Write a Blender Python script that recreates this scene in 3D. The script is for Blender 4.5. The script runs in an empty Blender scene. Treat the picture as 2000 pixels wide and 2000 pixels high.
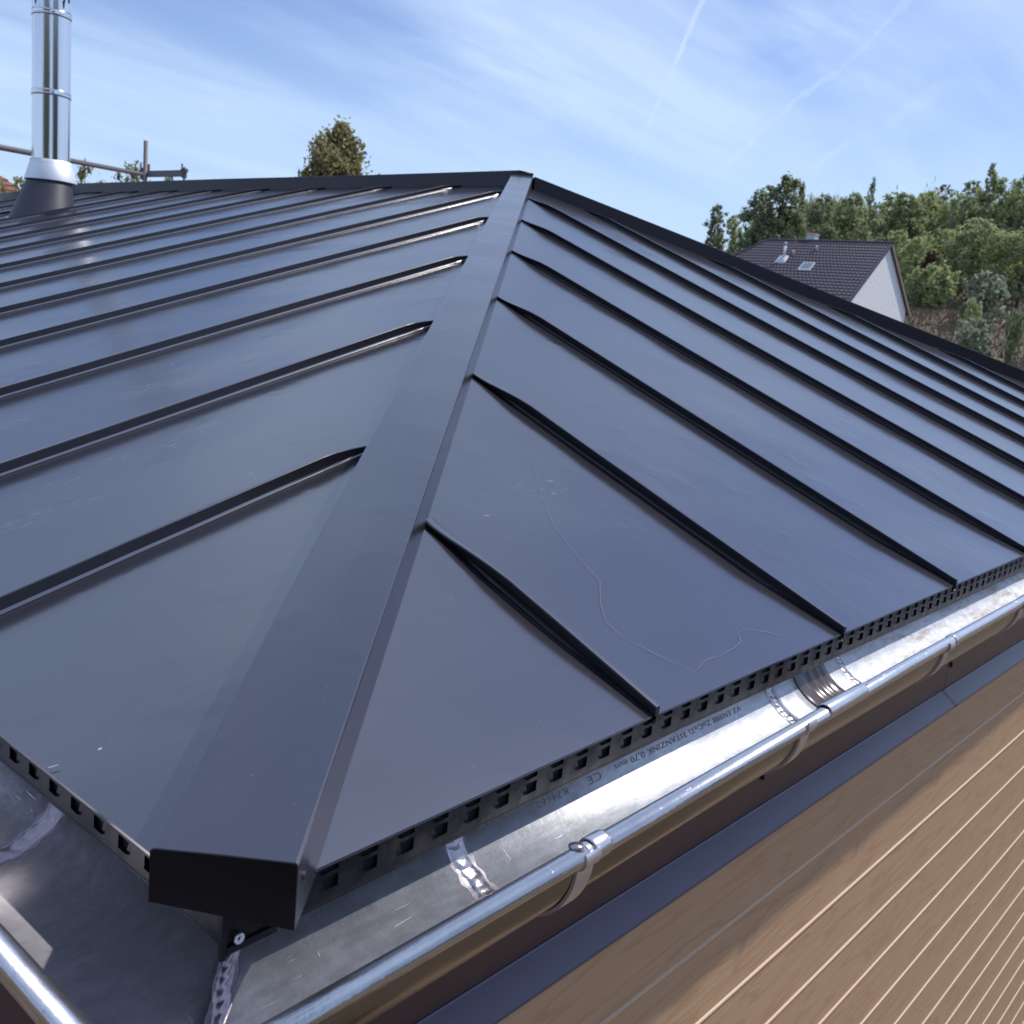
import bpy, bmesh, math, random
import numpy as np
from mathutils import Vector, Matrix

random.seed(7)
rng = np.random.default_rng(7)
SC = bpy.context.scene
COL = SC.collection
R_ = math.radians

# ------------------------------------------------------------------ camera
CAM = np.array([-0.35209, -0.51492, 0.40968])
YAW, PITCH, ROLL, FPX = R_(40.0916), R_(-10.9855), R_(5.5323), 1933.66
_f = np.array([math.cos(PITCH) * math.cos(YAW), math.cos(PITCH) * math.sin(YAW), math.sin(PITCH)])
_r = np.array([math.sin(YAW), -math.cos(YAW), 0.0])
_u = np.cross(_r, _f)
_r, _u = math.cos(ROLL) * _r + math.sin(ROLL) * _u, -math.sin(ROLL) * _r + math.cos(ROLL) * _u
cd = bpy.data.cameras.new('camera')
cam = bpy.data.objects.new('camera', cd)
COL.objects.link(cam)
cam.matrix_world = Matrix(((_r[0], _u[0], -_f[0], CAM[0]), (_r[1], _u[1], -_f[1], CAM[1]),
                           (_r[2], _u[2], -_f[2], CAM[2]), (0, 0, 0, 1)))
cd.sensor_width = 36.0
cd.lens = 36.0 * FPX / 2000.0
cd.clip_start, cd.clip_end = 0.02, 4000.0
cd.dof.use_dof = True
cd.dof.focus_distance = 1.15
cd.dof.aperture_fstop = 18.0
SC.camera = cam

# ------------------------------------------------------------------ sun, sky, exposure
SUN_AZ, SUN_EL = R_(-25.0), R_(55.0)          # direction TOWARDS the sun, azimuth from +X
sd = bpy.data.lights.new('sun', 'SUN')
sd.energy, sd.angle, sd.color = 3.6, R_(0.9), (1.0, 0.94, 0.86)
sun = bpy.data.objects.new('sun', sd)
COL.objects.link(sun)
sv = Vector((math.cos(SUN_EL) * math.cos(SUN_AZ), math.cos(SUN_EL) * math.sin(SUN_AZ), math.sin(SUN_EL)))
sun.rotation_euler = sv.to_track_quat('Z', 'Y').to_euler()
SC.view_settings.view_transform = 'Standard'
SC.view_settings.look = 'None'
SC.view_settings.exposure = 0.0
SC.view_settings.gamma = 1.0
SC.view_settings.use_curve_mapping = False
SC.cycles.max_bounces = 6
SC.cycles.glossy_bounces = 5
SC.cycles.use_denoising = True


class NT:
    """small helper for building node trees"""
    def __init__(s, tree):
        s.t = tree
        s.n = tree.nodes
        s.l = tree.links

    def new(s, kind, **kw):
        n = s.n.new(kind)
        for k, v in kw.items():
            setattr(n, k, v)
        return n

    def put(s, sock, v):
        if isinstance(v, bpy.types.NodeSocket):
            s.l.new(v, sock)
        elif v is not None:
            if isinstance(v, tuple) and len(v) == 3 and sock.type == 'RGBA':
                v = (*v, 1)
            sock.default_value = v

    def math(s, op, a, b=None, c=None, clamp=False):
        n = s.new('ShaderNodeMath', operation=op)
        n.use_clamp = clamp
        for i, v in enumerate((a, b, c)):
            s.put(n.inputs[i], v)
        return n.outputs[0]

    def vmath(s, op, a, b=None, out=0):
        n = s.new('ShaderNodeVectorMath', operation=op)
        s.put(n.inputs[0], a)
        s.put(n.inputs[1], b)
        return n.outputs[out]

    def mix(s, f, a, b, mode='MIX'):
        n = s.new('ShaderNodeMix', data_type='RGBA', blend_type=mode)
        s.put(n.inputs[0], f)
        s.put(n.inputs[6], a)
        s.put(n.inputs[7], b)
        return n.outputs[2]

    def noise(s, vec, scale, detail=3.0, rough=0.5, dist=0.0):
        n = s.new('ShaderNodeTexNoise')
        s.put(n.inputs['Vector'], vec)
        n.inputs['Scale'].default_value = scale
        n.inputs['Detail'].default_value = detail
        n.inputs['Roughness'].default_value = rough
        n.inputs['Distortion'].default_value = dist
        return n.outputs[0]

    def ramp(s, v, stops):
        n = s.new('ShaderNodeValToRGB')
        s.put(n.inputs[0], v)
        e = n.color_ramp.elements
        while len(e) > 1:
            e.remove(e[-1])
        e[0].position, e[0].color = stops[0][0], _c4(stops[0][1])
        for p, c in stops[1:]:
            k = e.new(p)
            k.color = _c4(c)
        return n.outputs[0]

    def map(s, vec, loc=(0, 0, 0), rot=(0, 0, 0), scale=(1, 1, 1)):
        n = s.new('ShaderNodeMapping')
        s.put(n.inputs[0], vec)
        n.inputs[1].default_value = loc
        n.inputs[2].default_value = rot
        n.inputs[3].default_value = scale
        return n.outputs[0]

    def smooth(s, v, a, b):
        n = s.new('ShaderNodeMapRange', interpolation_type='SMOOTHSTEP')
        s.put(n.inputs[0], v)
        n.inputs[1].default_value, n.inputs[2].default_value = a, b
        return n.outputs[0]


def _c4(c):
    return (c, c, c, 1) if isinstance(c, (int, float)) else (*c[:3], 1)


def direction(az, el):
    az, el = R_(az), R_(el)
    return Vector((math.cos(el) * math.cos(az), math.cos(el) * math.sin(az), math.sin(el)))


W = bpy.data.worlds.new('World')
SC.world = W
W.use_nodes = True
nt = NT(W.node_tree)
nt.n.clear()
sky = nt.new('ShaderNodeTexSky', sky_type='NISHITA', sun_disc=False)
sky.sun_elevation = SUN_EL
sky.sun_rotation = math.pi / 2 - SUN_AZ
sky.altitude, sky.air_density, sky.dust_density, sky.ozone_density = 200, 1.0, 0.6, 2.5
tc = nt.new('ShaderNodeTexCoord')
D = nt.vmath('NORMALIZE', tc.outputs['Generated'])
sep = nt.new('ShaderNodeSeparateXYZ')
nt.put(sep.inputs[0], D)
dz = nt.math('MAXIMUM', sep.outputs[2], 0.0)
den = nt.math('ADD', dz, 0.11)
comb = nt.new('ShaderNodeCombineXYZ')
nt.put(comb.inputs[0], nt.math('DIVIDE', sep.outputs[0], den))
nt.put(comb.inputs[1], nt.math('DIVIDE', sep.outputs[1], den))
cloudv = comb.outputs[0]
base = nt.mix(1.0, sky.outputs[0], (1.06, 1.06, 1.27), 'MULTIPLY')
# thin cirrus: streaky veil drawn out across the sky + soft milky patches
v1 = nt.map(cloudv, rot=(0, 0, R_(36)), scale=(0.9, 2.6, 1))
n1 = nt.noise(v1, 1.1, 7, 0.55, 0.9)
v2 = nt.map(cloudv, loc=(3.1, 1.7, 0), rot=(0, 0, R_(30)), scale=(0.30, 0.75, 1))
n2 = nt.noise(v2, 1.0, 3, 0.5, 0.4)
veil = nt.math('MULTIPLY', nt.smooth(n1, 0.40, 0.68), nt.smooth(n2, 0.22, 0.60))
n3 = nt.noise(nt.map(cloudv, loc=(1.2, 6.3, 0), rot=(0, 0, R_(38)), scale=(0.45, 1.5, 1)), 0.9, 5, 0.55, 0.5)
soft = nt.smooth(n3, 0.32, 0.66)
veil = nt.math('ADD', nt.math('MULTIPLY', veil, 0.50), nt.math('MULTIPLY', soft, 0.62), clamp=True)
CIR = (5.3, 6.7, 9.1)
col = nt.mix(veil, base, CIR)
# haze close to the horizon
hz = nt.smooth(sep.outputs[2], 0.30, 0.04)
col = nt.mix(nt.math('MULTIPLY', hz, 0.66), col, (4.6, 6.4, 8.9))


def contrail(a, b, width, strength, seed, wob=0.006, double=0.0):
    """a soft line of ice cloud along the great circle through two directions"""
    global col
    A, B = direction(*a), direction(*b)
    n = A.cross(B).normalized()
    mid = (A + B).normalized()
    half = A.angle(B) / 2
    wn = nt.noise(nt.map(D, loc=(seed, 0, 0)), 16, 4, 0.55)
    wn2 = nt.noise(nt.map(D, loc=(seed, 5, 0)), 60, 3, 0.6)
    off = nt.math('ADD', nt.math('MULTIPLY', nt.math('SUBTRACT', wn, 0.5), wob * 4),
                  nt.math('MULTIPLY', nt.math('SUBTRACT', wn2, 0.5), wob * 1.4))
    d = nt.math('ABSOLUTE', nt.math('ADD', nt.vmath('DOT_PRODUCT', D, tuple(n), 1), off))
    m = nt.smooth(d, width, width * 0.12)
    along = nt.vmath('DOT_PRODUCT', D, tuple(mid), 1)
    m = nt.math('MULTIPLY', m, nt.smooth(along, math.cos(half * 1.05), math.cos(half * 0.72)))
    m = nt.math('MULTIPLY', m, nt.smooth(nt.noise(nt.map(D, loc=(seed, 9, 1)), 22, 3), 0.22, 0.62))
    col = nt.mix(nt.math('MULTIPLY', m, strength), col, (5.6, 6.8, 9.0))


contrail((31.6, 20.5), (35.5, 8.3), 0.0034, 0.62, 1.0, 0.0035)
contrail((21.6, 17.6), (31.2, 8.4), 0.0044, 0.30, 4.0, 0.0075)
contrail((18.8, 13.6), (26.6, 8.8), 0.0070, 0.26, 8.0, 0.010)
bg = nt.new('ShaderNodeBackground')
nt.put(bg.inputs[0], col)
bg.inputs[1].default_value = 0.12
wo = nt.new('ShaderNodeOutputWorld')
nt.l.new(bg.outputs[0], wo.inputs[0])

# ------------------------------------------------------------------ materials


def material(name, color=(.5, .5, .5), rough=.5, metal=0.0, build=None, ior=1.5):
    m = bpy.data.materials.new(name)
    m.use_nodes = True
    t = NT(m.node_tree)
    b = m.node_tree.nodes['Principled BSDF']
    b.inputs['Base Color'].default_value = (*color, 1)
    b.inputs['Roughness'].default_value = rough
    b.inputs['Metallic'].default_value = metal
    b.inputs['IOR'].default_value = ior
    if ior > 1.95:
        b.inputs['Specular Tint'].default_value = (.98, .965, 1.0, 1)
    if build:
        build(t, b)
    return m


def bump(t, b, h, dist, strength=1.0):
    n = t.new('ShaderNodeBump')
    n.inputs['Strength'].default_value = strength
    n.inputs['Distance'].default_value = dist
    t.put(n.inputs['Height'], h)
    t.l.new(n.outputs[0], b.inputs['Normal'])
    return n


def objc(t):
    return t.new('ShaderNodeTexCoord').outputs['Object']


SMEARS = ((.40, 1.38, .20, .06), (.72, 1.33, .16, .07), (.42, .945, .22, .05), (.27, .85, .12, .05), (.49, .68, .07, .035), (.65, .38, .06, .03), (.83, .43, .09, .05))


def _paint(t, b, c0, c1, smudge=True):
    o = objc(t)
    n = t.noise(o, 3.0, 4, 0.55)
    c = t.mix(n, c0, c1)
    f = t.noise(o, 160.0, 2, 0.5)
    c = t.mix(t.math('MULTIPLY', t.smooth(f, 0.70, 0.82), 0.16), c, (.40, .38, .42))
    r = t.math('ADD', 0.15, t.math('MULTIPLY', n, 0.07))
    if smudge:
        # dusty hand and shoe rubs: a few patches of fine dry smears
        big = t.math('MULTIPLY', t.smooth(t.noise(t.map(o, loc=(1.3, .4, 0)), 1.9, 2, 0.5), 0.56, 0.70), .5)
        fine = t.smooth(t.noise(t.map(o, rot=(0, 0, .35), scale=(9, 26, 9)), 4.0, 5, 0.75), 0.52, 0.78)
        for (cx, cy, rx, ry) in SMEARS:
            dxy = t.map(o, loc=(-cx / rx, -cy / ry, 0), scale=(1 / rx, 1 / ry, 0))
            big = t.math('MAXIMUM', big, t.smooth(t.vmath('LENGTH', dxy, None, 1), 1.0, .35))
        s = t.math('MULTIPLY', big, fine)
        c = t.mix(t.math('MULTIPLY', s, 0.40), c, (.33, .32, .36))
        r = t.math('ADD', r, t.math('MULTIPLY', s, 0.22))
        # pin-prick specks of swarf
        v = t.new('ShaderNodeTexVoronoi')
        t.put(v.inputs['Vector'], o)
        v.inputs['Scale'].default_value = 9.0
        sp = t.smooth(v.outputs['Distance'], 0.022, 0.012)
        c = t.mix(t.math('MULTIPLY', sp, 0.55), c, (.7, .7, .72))
    t.put(b.inputs['Base Color'], c)
    t.put(b.inputs['Roughness'], r)
    w = t.noise(t.map(o, scale=(1.0, 1.0, 1.0)), 3.4, 1, 0.4)
    dn = t.noise(t.map(o, loc=(7, 3, 0)), 11.0, 2, 0.5)
    bump(t, b, t.math('ADD', w, t.math('MULTIPLY', t.smooth(dn, .5, .9), .12)), 0.0058)


PAINT = (.046, .046, .060)
M = {}
M['pan'] = material('anthracite_roof_paint', PAINT, .25, 0.0,
                    lambda t, b: _paint(t, b, (.018, .017, .023), (.024, .022, .030)), ior=2.6)
M['cap'] = material('anthracite_cap_paint', PAINT, .30, 0.0,
                    lambda t, b: _paint(t, b, (.024, .024, .036), (.030, .030, .044), False), ior=2.2)
M['seam'] = material('anthracite_seam_paint', (.010, .009, .015), .24, 0.0, ior=1.9)
M['foot'] = material('seam_highlight_paint', (.020, .018, .026), .20, 0.0, ior=2.7)  # brighter, glossier copy of the seam paint: highlight lines on feet and crests
M['seam_shade'] = material('shaded_seam_paint', (.007, .006, .010), .28, 0.0, ior=1.42)  # same seam paint with the shade of the right-slope seams put into its colour


def _fascia(t, b):
    o = objc(t)
    n = t.noise(o, 5.0, 3)
    t.put(b.inputs['Base Color'], t.mix(n, (.075, .042, .042), (.095, .056, .056)))
    bump(t, b, t.noise(o, 6.0, 1), 0.002)


M['fascia'] = material('dark_brown_fascia_paint', (.035, .026, .028), .33, 0, _fascia, ior=1.5)
M['flash'] = material('sky_tinted_flashing_paint', (.085, .075, .125), .34, 0,  # blue tone is sky reflection put into the dark paint's colour
                      lambda t, b: bump(t, b, t.noise(objc(t), 5.0, 1), 0.002), ior=1.6)


def _strip(t, b):
    o = objc(t)
    n = t.noise(t.map(o, scale=(1, 1, 2.5)), 30, 4, .6)
    t.put(b.inputs['Base Color'], t.mix(n, (.004, .004, .007), (.010, .009, .014)))
    bump(t, b, t.noise(o, 26.0, 2), 0.0022)


M['strip'] = material('vent_strip_paint', (.04, .04, .05), .40, 0, _strip, ior=1.33)
M['plate'] = material('shaded_end_plate_paint', (.005, .004, .006), .30, 0, ior=1.25)  # cap paint blackened: shade on the unlit end face put into its colour
M['skirt'] = material('flue_flashing_rubber', (.035, .033, .055), .5, 0, ior=1.5)
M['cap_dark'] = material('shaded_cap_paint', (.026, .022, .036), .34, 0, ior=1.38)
M['void'] = material('dark_void', (.016, .013, .020), .8)


def _zinc(t, b, c0, c1, r0=.26, r1=.42, dirt=0.0):
    o = objc(t)
    n = t.smooth(t.noise(o, 38.0, 8, .74, .35), .30, .72)
    big = t.noise(t.map(o, loc=(2, 1, 0)), 5.5, 4, .6)
    stk = t.noise(t.map(o, rot=(0, 0, .5), scale=(7, 30, 30)), 3.2, 5, .7)
    c = t.mix(t.math('ADD', t.math('MULTIPLY', n, .55), t.math('MULTIPLY', t.smooth(stk, .35, .68), .45)), c0, c1)
    c = t.mix(t.math('MULTIPLY', t.smooth(big, .5, .75), .35), c, (.36, .35, .36))
    if dirt:
        dd = t.math('MULTIPLY', t.smooth(t.noise(t.map(o, scale=(1, 3, 3)), 9, 5, .65), .46, .72), dirt)
        c = t.mix(dd, c, (.34, .29, .22))
    if dirt:
        # silt and rust-brown water marks gathering beyond the outlet
        sx = t.new('ShaderNodeSeparateXYZ')
        t.put(sx.inputs[0], o)
        far = t.smooth(sx.outputs[0], 1.02, 1.3)
        st = t.smooth(t.noise(t.map(o, scale=(2.2, 9, 9)), 5.0, 6, .75), .48, .66)
        c = t.mix(t.math('MULTIPLY', t.math('MULTIPLY', far, st), .75), c, (.27, .20, .13))
    # long hair scratches
    s1 = t.noise(t.map(o, rot=(0, 0, .5), scale=(14, 220, 60)), 1.6, 2, .5)
    s2 = t.noise(t.map(o, rot=(.4, .3, 1.9), scale=(220, 20, 90)), 1.1, 2, .5)
    sc = t.math('MAXIMUM', t.smooth(s1, .70, .76), t.smooth(s2, .70, .76))
    c = t.mix(t.math('MULTIPLY', sc, .5), c, (.92, .93, .96))
    t.put(b.inputs['Base Color'], c)
    t.put(b.inputs['Roughness'], t.math('ADD', r0, t.math('MULTIPLY', big, r1 - r0)))
    h = t.math('ADD', t.math('ADD', t.noise(o, 60, 4, .6), t.math('MULTIPLY', t.noise(o, 7, 2, .5), 4.0)), t.math('MULTIPLY', sc, .3))
    bump(t, b, h, 0.0005)


M['zinc'] = material('titanium_zinc', (.6, .61, .64), .34, .64,
                     lambda t, b: _zinc(t, b, (.40, .42, .46), (.66, .68, .74), .42, .56, .30))
M['zinc_lifted'] = material('titanium_zinc_lifted', (.4, .4, .46), .34, .85,  # paler copy of the zinc; its colour offsets shade in the left trough
                          lambda t, b: _zinc(t, b, (.56, .55, .60), (.80, .78, .84), .30, .44, .2))
M['bead'] = material('zinc_bead', (.6, .61, .66), .28, .97,
                     lambda t, b: _zinc(t, b, (.60, .59, .61), (.72, .71, .73), .24, .32, .0))
M['solder'] = material('solder', (.40, .38, .41), .26, .9,
                       lambda t, b: bump(t, b, t.noise(objc(t), 110, 2), 0.0010))
M['solder_dark'] = material('solder_dark', (.34, .29, .32), .32, .9,
                            lambda t, b: bump(t, b, t.noise(objc(t), 110, 2), 0.0010))
M['steel'] = material('stainless_steel', (.74, .73, .75), .17, 1.0,
                      lambda t, b: bump(t, b, t.noise(t.map(objc(t), scale=(14, 14, .25)), 2.2, 2), 0.0016))
M['cone'] = material('matt_steel', (.80, .81, .84), .48, .6)
M['zinc_shade'] = material('zinc_shade_darkened', (.20, .21, .26), .5, .8)  # unused zinc tone, darkened in colour to stand in for shade
M['zinc_belly'] = material('zinc_outer_darkened', (.30, .285, .28), .25, 1.0, lambda t, b: bump(t, b, t.noise(t.map(objc(t), scale=(1, 4, 4)), 14, 4, .6), .0006))  # same zinc darkened in colour for the dim reflection on its outer face
M['flux'] = material('flux_stain', (.22, .20, .23), .5, .6)
M['ink'] = material('stamp_ink', (.20, .20, .22), .6, .1)
M['outlet'] = material('brown_outlet', (.075, .05, .05), .20, 0, ior=1.6)
M['chalk'] = material('scratch_white', (.19, .18, .18), .7)
M['swarf'] = material('bright_swarf', (.85, .86, .9), .3, .8)
M['black'] = material('black_rod', (.012, .011, .014), .4)


def _wood(t, b):
    o = objc(t)
    oi = t.new('ShaderNodeObjectInfo')
    rnd = oi.outputs['Random']
    sh = t.new('ShaderNodeCombineXYZ')
    t.put(sh.inputs[0], t.math('MULTIPLY', rnd, 37.0))
    t.put(sh.inputs[2], t.math('MULTIPLY', rnd, 11.0))
    p = t.vmath('ADD', o, sh.outputs[0])
    wv = t.noise(t.map(p, scale=(1.3, 1.3, 9)), 1.3, 2, .5)
    # cathedral rings: bands of a stretched noise field
    rings = t.math('SINE', t.math('MULTIPLY', wv, 62.0))
    rings = t.smooth(rings, .55, 1.0)
    fine = t.noise(t.map(p, scale=(5, 5, 90)), 1.5, 5, .68)
    c = t.mix(t.smooth(fine, .2, .8), (.47, .292, .172), (.585, .385, .240))
    c = t.mix(t.math('MULTIPLY', rings, .42), c, (.37, .215, .120))
    c = t.mix(t.math('MULTIPLY', rnd, .22), c, (.57, .37, .23))
    t.put(b.inputs['Base Color'], c)
    bump(t, b, fine, 0.0006)


M['wood'] = material('wood_grain_cladding', (.25, .16, .1), .42, 0, _wood)
M['ledge'] = material('wood_ledge_sunlit', (.60, .43, .29), .5)  # paler than the boards: sunlight on their upper edges put into colour

# ------------------------------------------------------------------ object helpers


def mesh(name, verts, faces, mat, smooth=False, mats=None, fm=None):
    me = bpy.data.meshes.new(name)
    me.from_pydata([tuple(map(float, v)) for v in verts], [], faces)
    for m in (mats or [mat]):
        me.materials.append(m)
    if fm is not None:
        me.polygons.foreach_set('material_index', fm)
    if smooth:
        me.polygons.foreach_set('use_smooth', [True] * len(me.polygons))
    me.update()
    return me


def link(name, data, parent=None, loc=None, **props):
    o = bpy.data.objects.new(name, data)
    COL.objects.link(o)
    if parent:
        o.parent = parent
    if loc is not None:
        o.location = loc
    for k, v in props.items():
        o[k] = v
    return o


def part(name, parent, verts, faces, mat, smooth=False, **props):
    return link(name, mesh(name, verts, faces, mat, smooth), parent, **props)


def thing(name, label, category, group=None, loc=(0, 0, 0)):
    o = link(name, None, None, loc)
    o['label'], o['category'] = label, category
    if group:
        o['group'] = group
    return o


def loft(rings, closed=True, cap=True):
    """quads between successive rings of points"""
    n = len(rings[0])
    V = [p for r in rings for p in r]
    F = []
    m = n if closed else n - 1
    for i in range(len(rings) - 1):
        for j in range(m):
            a, b = i * n + j, i * n + (j + 1) % n
            F.append((a, b, b + n, a + n))
    if cap and closed:
        F.append(tuple(range(n))[::-1])
        F.append(tuple(range((len(rings) - 1) * n, len(rings) * n)))
    return V, F


def box(lo, hi):
    (a, b, c), (d, e, f) = lo, hi
    V = [(a, b, c), (d, b, c), (d, e, c), (a, e, c), (a, b, f), (d, b, f), (d, e, f), (a, e, f)]
    F = [(0, 3, 2, 1), (4, 5, 6, 7), (0, 1, 5, 4), (1, 2, 6, 5), (2, 3, 7, 6), (3, 0, 4, 7)]
    return V, F


def join(*vf):
    V, F = [], []
    for v, f in vf:
        k = len(V)
        V += [tuple(p) for p in v]
        F += [tuple(i + k for i in q) for q in f]
    return V, F


def tube(p0, p1, r, n=16, r1=None, cap=True):
    p0, p1 = Vector(p0), Vector(p1)
    d = (p1 - p0).normalized()
    a = d.orthogonal().normalized()
    b = d.cross(a)
    r1 = r if r1 is None else r1
    rings = []
    for p, q in ((p0, r), (p1, r1)):
        rings.append([tuple(p + (a * math.cos(2 * math.pi * i / n) + b * math.sin(2 * math.pi * i / n)) * q) for i in range(n)])
    return loft(rings, True, cap)


def polytube(pts, r, n=10):
    pts = [Vector(p) for p in pts]
    rings = []
    prev = None
    for i, p in enumerate(pts):
        d = (pts[min(i + 1, len(pts) - 1)] - pts[max(i - 1, 0)]).normalized()
        a = d.orthogonal().normalized() if prev is None else (prev - d * prev.dot(d)).normalized()
        prev = a
        b = d.cross(a)
        rings.append([tuple(p + (a * math.cos(2 * math.pi * k / n) + b * math.sin(2 * math.pi * k / n)) * r) for k in range(n)])
    return loft(rings)


# ------------------------------------------------------------------ roof geometry
TR, TL = 0.38329, 0.31284                      # slope of the hip end and of the long side
D0, D1 = 0.774714, 0.632312                    # plan direction of the near hip
MH = D1 / D0
AX, AY = 3.3166, 2.7070                        # first peak
AZ = AX * TL
FX = 6.4245                                    # far corner of the hip end
BY = 7.21                                      # second peak
EY = 10.80                                     # far corner of the long side
HS = 0.0206                                    # seam height


def zR(y):
    return TR * y


def zL(x):
    return TL * x


def yhip(x):                                   # upper limit of the hip end
    return x * MH if x <= AX else AY * (FX - x) / (FX - AX)


def xhip(y):                                   # upper limit of the long side
    if y <= AY:
        return y / MH
    if y <= BY:
        return AX
    return AX * (EY - y) / (EY - BY)


roof = thing('metal_roof', 'dark anthracite standing seam metal hip roof filling the middle of the view', 'roof')
SEAM_X = [0.532, 1.030, 1.540, 2.045, 2.550, 3.040, 3.505, 3.975, 4.467, 4.940, 5.44, 5.94]
SEAM_Y = [0.601, 1.085, 1.580, 2.075, 2.565, 3.070, 3.580, 4.130, 4.650, 5.165, 5.67, 6.18, 6.69, 7.20, 7.70, 8.2, 8.7, 9.2, 9.7, 10.2]


def pan(a, b, top, place, brk, lift, waves):
    """one tray between two seams; a..b along the eave, top(u) gives its upper end"""
    w = b - a
    cols = [a, a + .004, a + .02 * w, a + .07 * w, a + .2 * w, a + .4 * w, a + .6 * w, a + .8 * w, a + .93 * w, a + .98 * w, b - .004, b]
    for k in brk:
        if a + .01 < k < b - .01:
            cols.append(k)
    cols = sorted(cols)
    ts = [0, .02, .06, .12, .2, .3, .42, .54, .66, .78, .88, .95, 1.0]
    V = []
    for c in cols:
        T_ = max(top(c), 0.012)
        for t in ts:
            s = t * T_
            l = (lift(c) if callable(lift) else lift) * max(0.0, 1 - s / 0.16)
            # the tray edges turn up into the seam over the last few millimetres
            e = min(c - a, b - c)
            up = 0.0035 if e < .001 else 0.0
            sag = waves[0] * math.sin(math.pi * (c - a) / w) * math.sin(waves[1] + s * waves[2])
            if s < .05:
                sag *= s / .05
            V.append(place(c, s, l + up + sag))
    n = len(ts)
    F = [(i * n + j, (i + 1) * n + j, (i + 1) * n + j + 1, i * n + j + 1)
         for i in range(len(cols) - 1) for j in range(n - 1)]
    # folded drip at the eave
    k = len(V)
    m = len(cols)
    V += [V[i * n] for i in range(m)] + [(V[i * n][0], V[i * n][1], V[i * n][2] - .0026) for i in range(m)]
    F += [(k + m + i, k + m + i + 1, k + i + 1, k + i) for i in range(m - 1)]
    return V, F


def onR(x, s, h):
    return (x, s, zR(s) + h)


def onL(y, s, h):
    return (s, y, zL(s) + h)


xs = [0.012] + SEAM_X + [FX - .02]
for i in range(len(xs) - 1):
    wv = (random.choice((-1, 1)) * random.uniform(.0008, .0018), random.uniform(0, 6), random.uniform(2.5, 6))
    V, F = pan(xs[i], xs[i + 1], lambda u: yhip(u) - .004, onR, [AX], (lambda c: .001 + .0075 * c / .53) if i == 0 else .0085, wv)
    part('roof_panel', roof, V, F, M['pan'], True)
ys = [0.012] + SEAM_Y + [EY - .02]
for i in range(len(ys) - 1):
    wv = (random.choice((-1, 1)) * random.uniform(.0008, .0018), random.uniform(0, 6), random.uniform(2.5, 6))
    V, F = pan(ys[i], ys[i + 1], lambda u: xhip(u) - .004, onL, [AY, BY], 0.0, wv)
    F = [f[::-1] for f in F]
    part('roof_panel', roof, V, F, M['pan'], True)

# far slopes, closed so that the roof is a real solid
part('roof_panel', roof, [(FX, 0, 0), (FX, EY, 0), (AX, BY, AZ), (AX, AY, AZ)], [(0, 1, 2, 3)], M['pan'])
part('roof_panel', roof, [(0, EY, 0), (AX, BY, AZ), (FX, EY, 0)], [(0, 1, 2)], M['pan'])


def seam(u, s0, s1, place, side, taper, gap=0.0):
    """double-lock seam: side=-1 fold on the low side, +1 on the other; crimped flat over the last stretch"""
    prof = [(-.0062, .0003), (-.0046, .0009), (-.0034, .0022), (-.0024, .0044), (-.0019, .0090), (-.0050, .0108), (-.0054, HS - .0022), (-.0042, HS - .0004),
            (.0012, HS), (.0024, HS - .0012), (.0024, .0044), (.0034, .0022), (.0046, .0009), (.0062, .0003)]
    if side > 0:
        prof = [(-a, b) for a, b in prof][::-1]
    st = [s0 - .003, s0 + .02]
    L = s1 - s0
    st += [s0 + L * k / 8 for k in range(1, 8) if s0 + L * k / 8 < s1 - taper - .02]
    st += [s1 - taper * k for k in (1.0, .8, .62, .46, .32, .2, .1, .0)]
    rings = []
    for i, s in enumerate(st):
        e = (s - (s1 - taper)) / taper
        k, lean, thin = 1.0, 0.0, 1.0
        if e > 0:
            k = 1 - .70 * (e * e * (3 - 2 * e))
            lean = .006 * e * e * -side
            thin = 1 + 1.3 * e
        wob = random.uniform(-.0006, .0006) + .0012 * math.sin(s * 5 + u * 9)
        rings.append([place(u + a * thin + lean * (b / HS) + wob, s, max(b * k, .0003)) for a, b in prof])
    V, F = loft(rings)
    n = len(prof)
    folds = {7, 10, 11, 12} if side < 0 else {0, 1, 2, 5, 6, 10, 11, 12}
    fm = [1 if f[0] % n in folds and len(f) == 4 else 0 for f in F]
    return V, F, fm


for k, x in enumerate(SEAM_X):
    off = .0634 if x < AX else .080
    V, F, fm = seam(x, 0.0, yhip(x) - off, onR, -1, .15)
    link('standing_seam', mesh('standing_seam', V, F, None, False, [M['seam_shade'], M['foot']], fm), roof)
for y in SEAM_Y:
    off = .0634 if y < AY else .046
    if y > BY:
        off = .075
    V, F, fm = seam(y, 0.0, xhip(y) - off, onL, 1, .13)
    link('standing_seam', mesh('standing_seam', V, F, None, False, [M['seam'], M['foot']], fm), roof)

# ------------------------------------------------------------------ hip and ridge caps
WT, HC = 0.0493, 0.0448


def cap_rings(path, wl, wr, h, base, r=.0022):
    """path: list of (point on the roof's edge line, sideways unit, base z offsets l/r)"""
    out = []
    for P, n, bl, br in path:
        P, n = Vector(P), Vector(n)
        pts = [(-wl, bl), (-wl, h - r), (-wl + r * .3, h - r * .3), (-wl + r, h), (0, h + .0004), (wr - r, h), (wr - r * .3, h - r * .3), (wr, h - r), (wr, br)]
        out.append([tuple(P + n * a + Vector((0, 0, z))) for a, z in pts])
    return out


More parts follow.
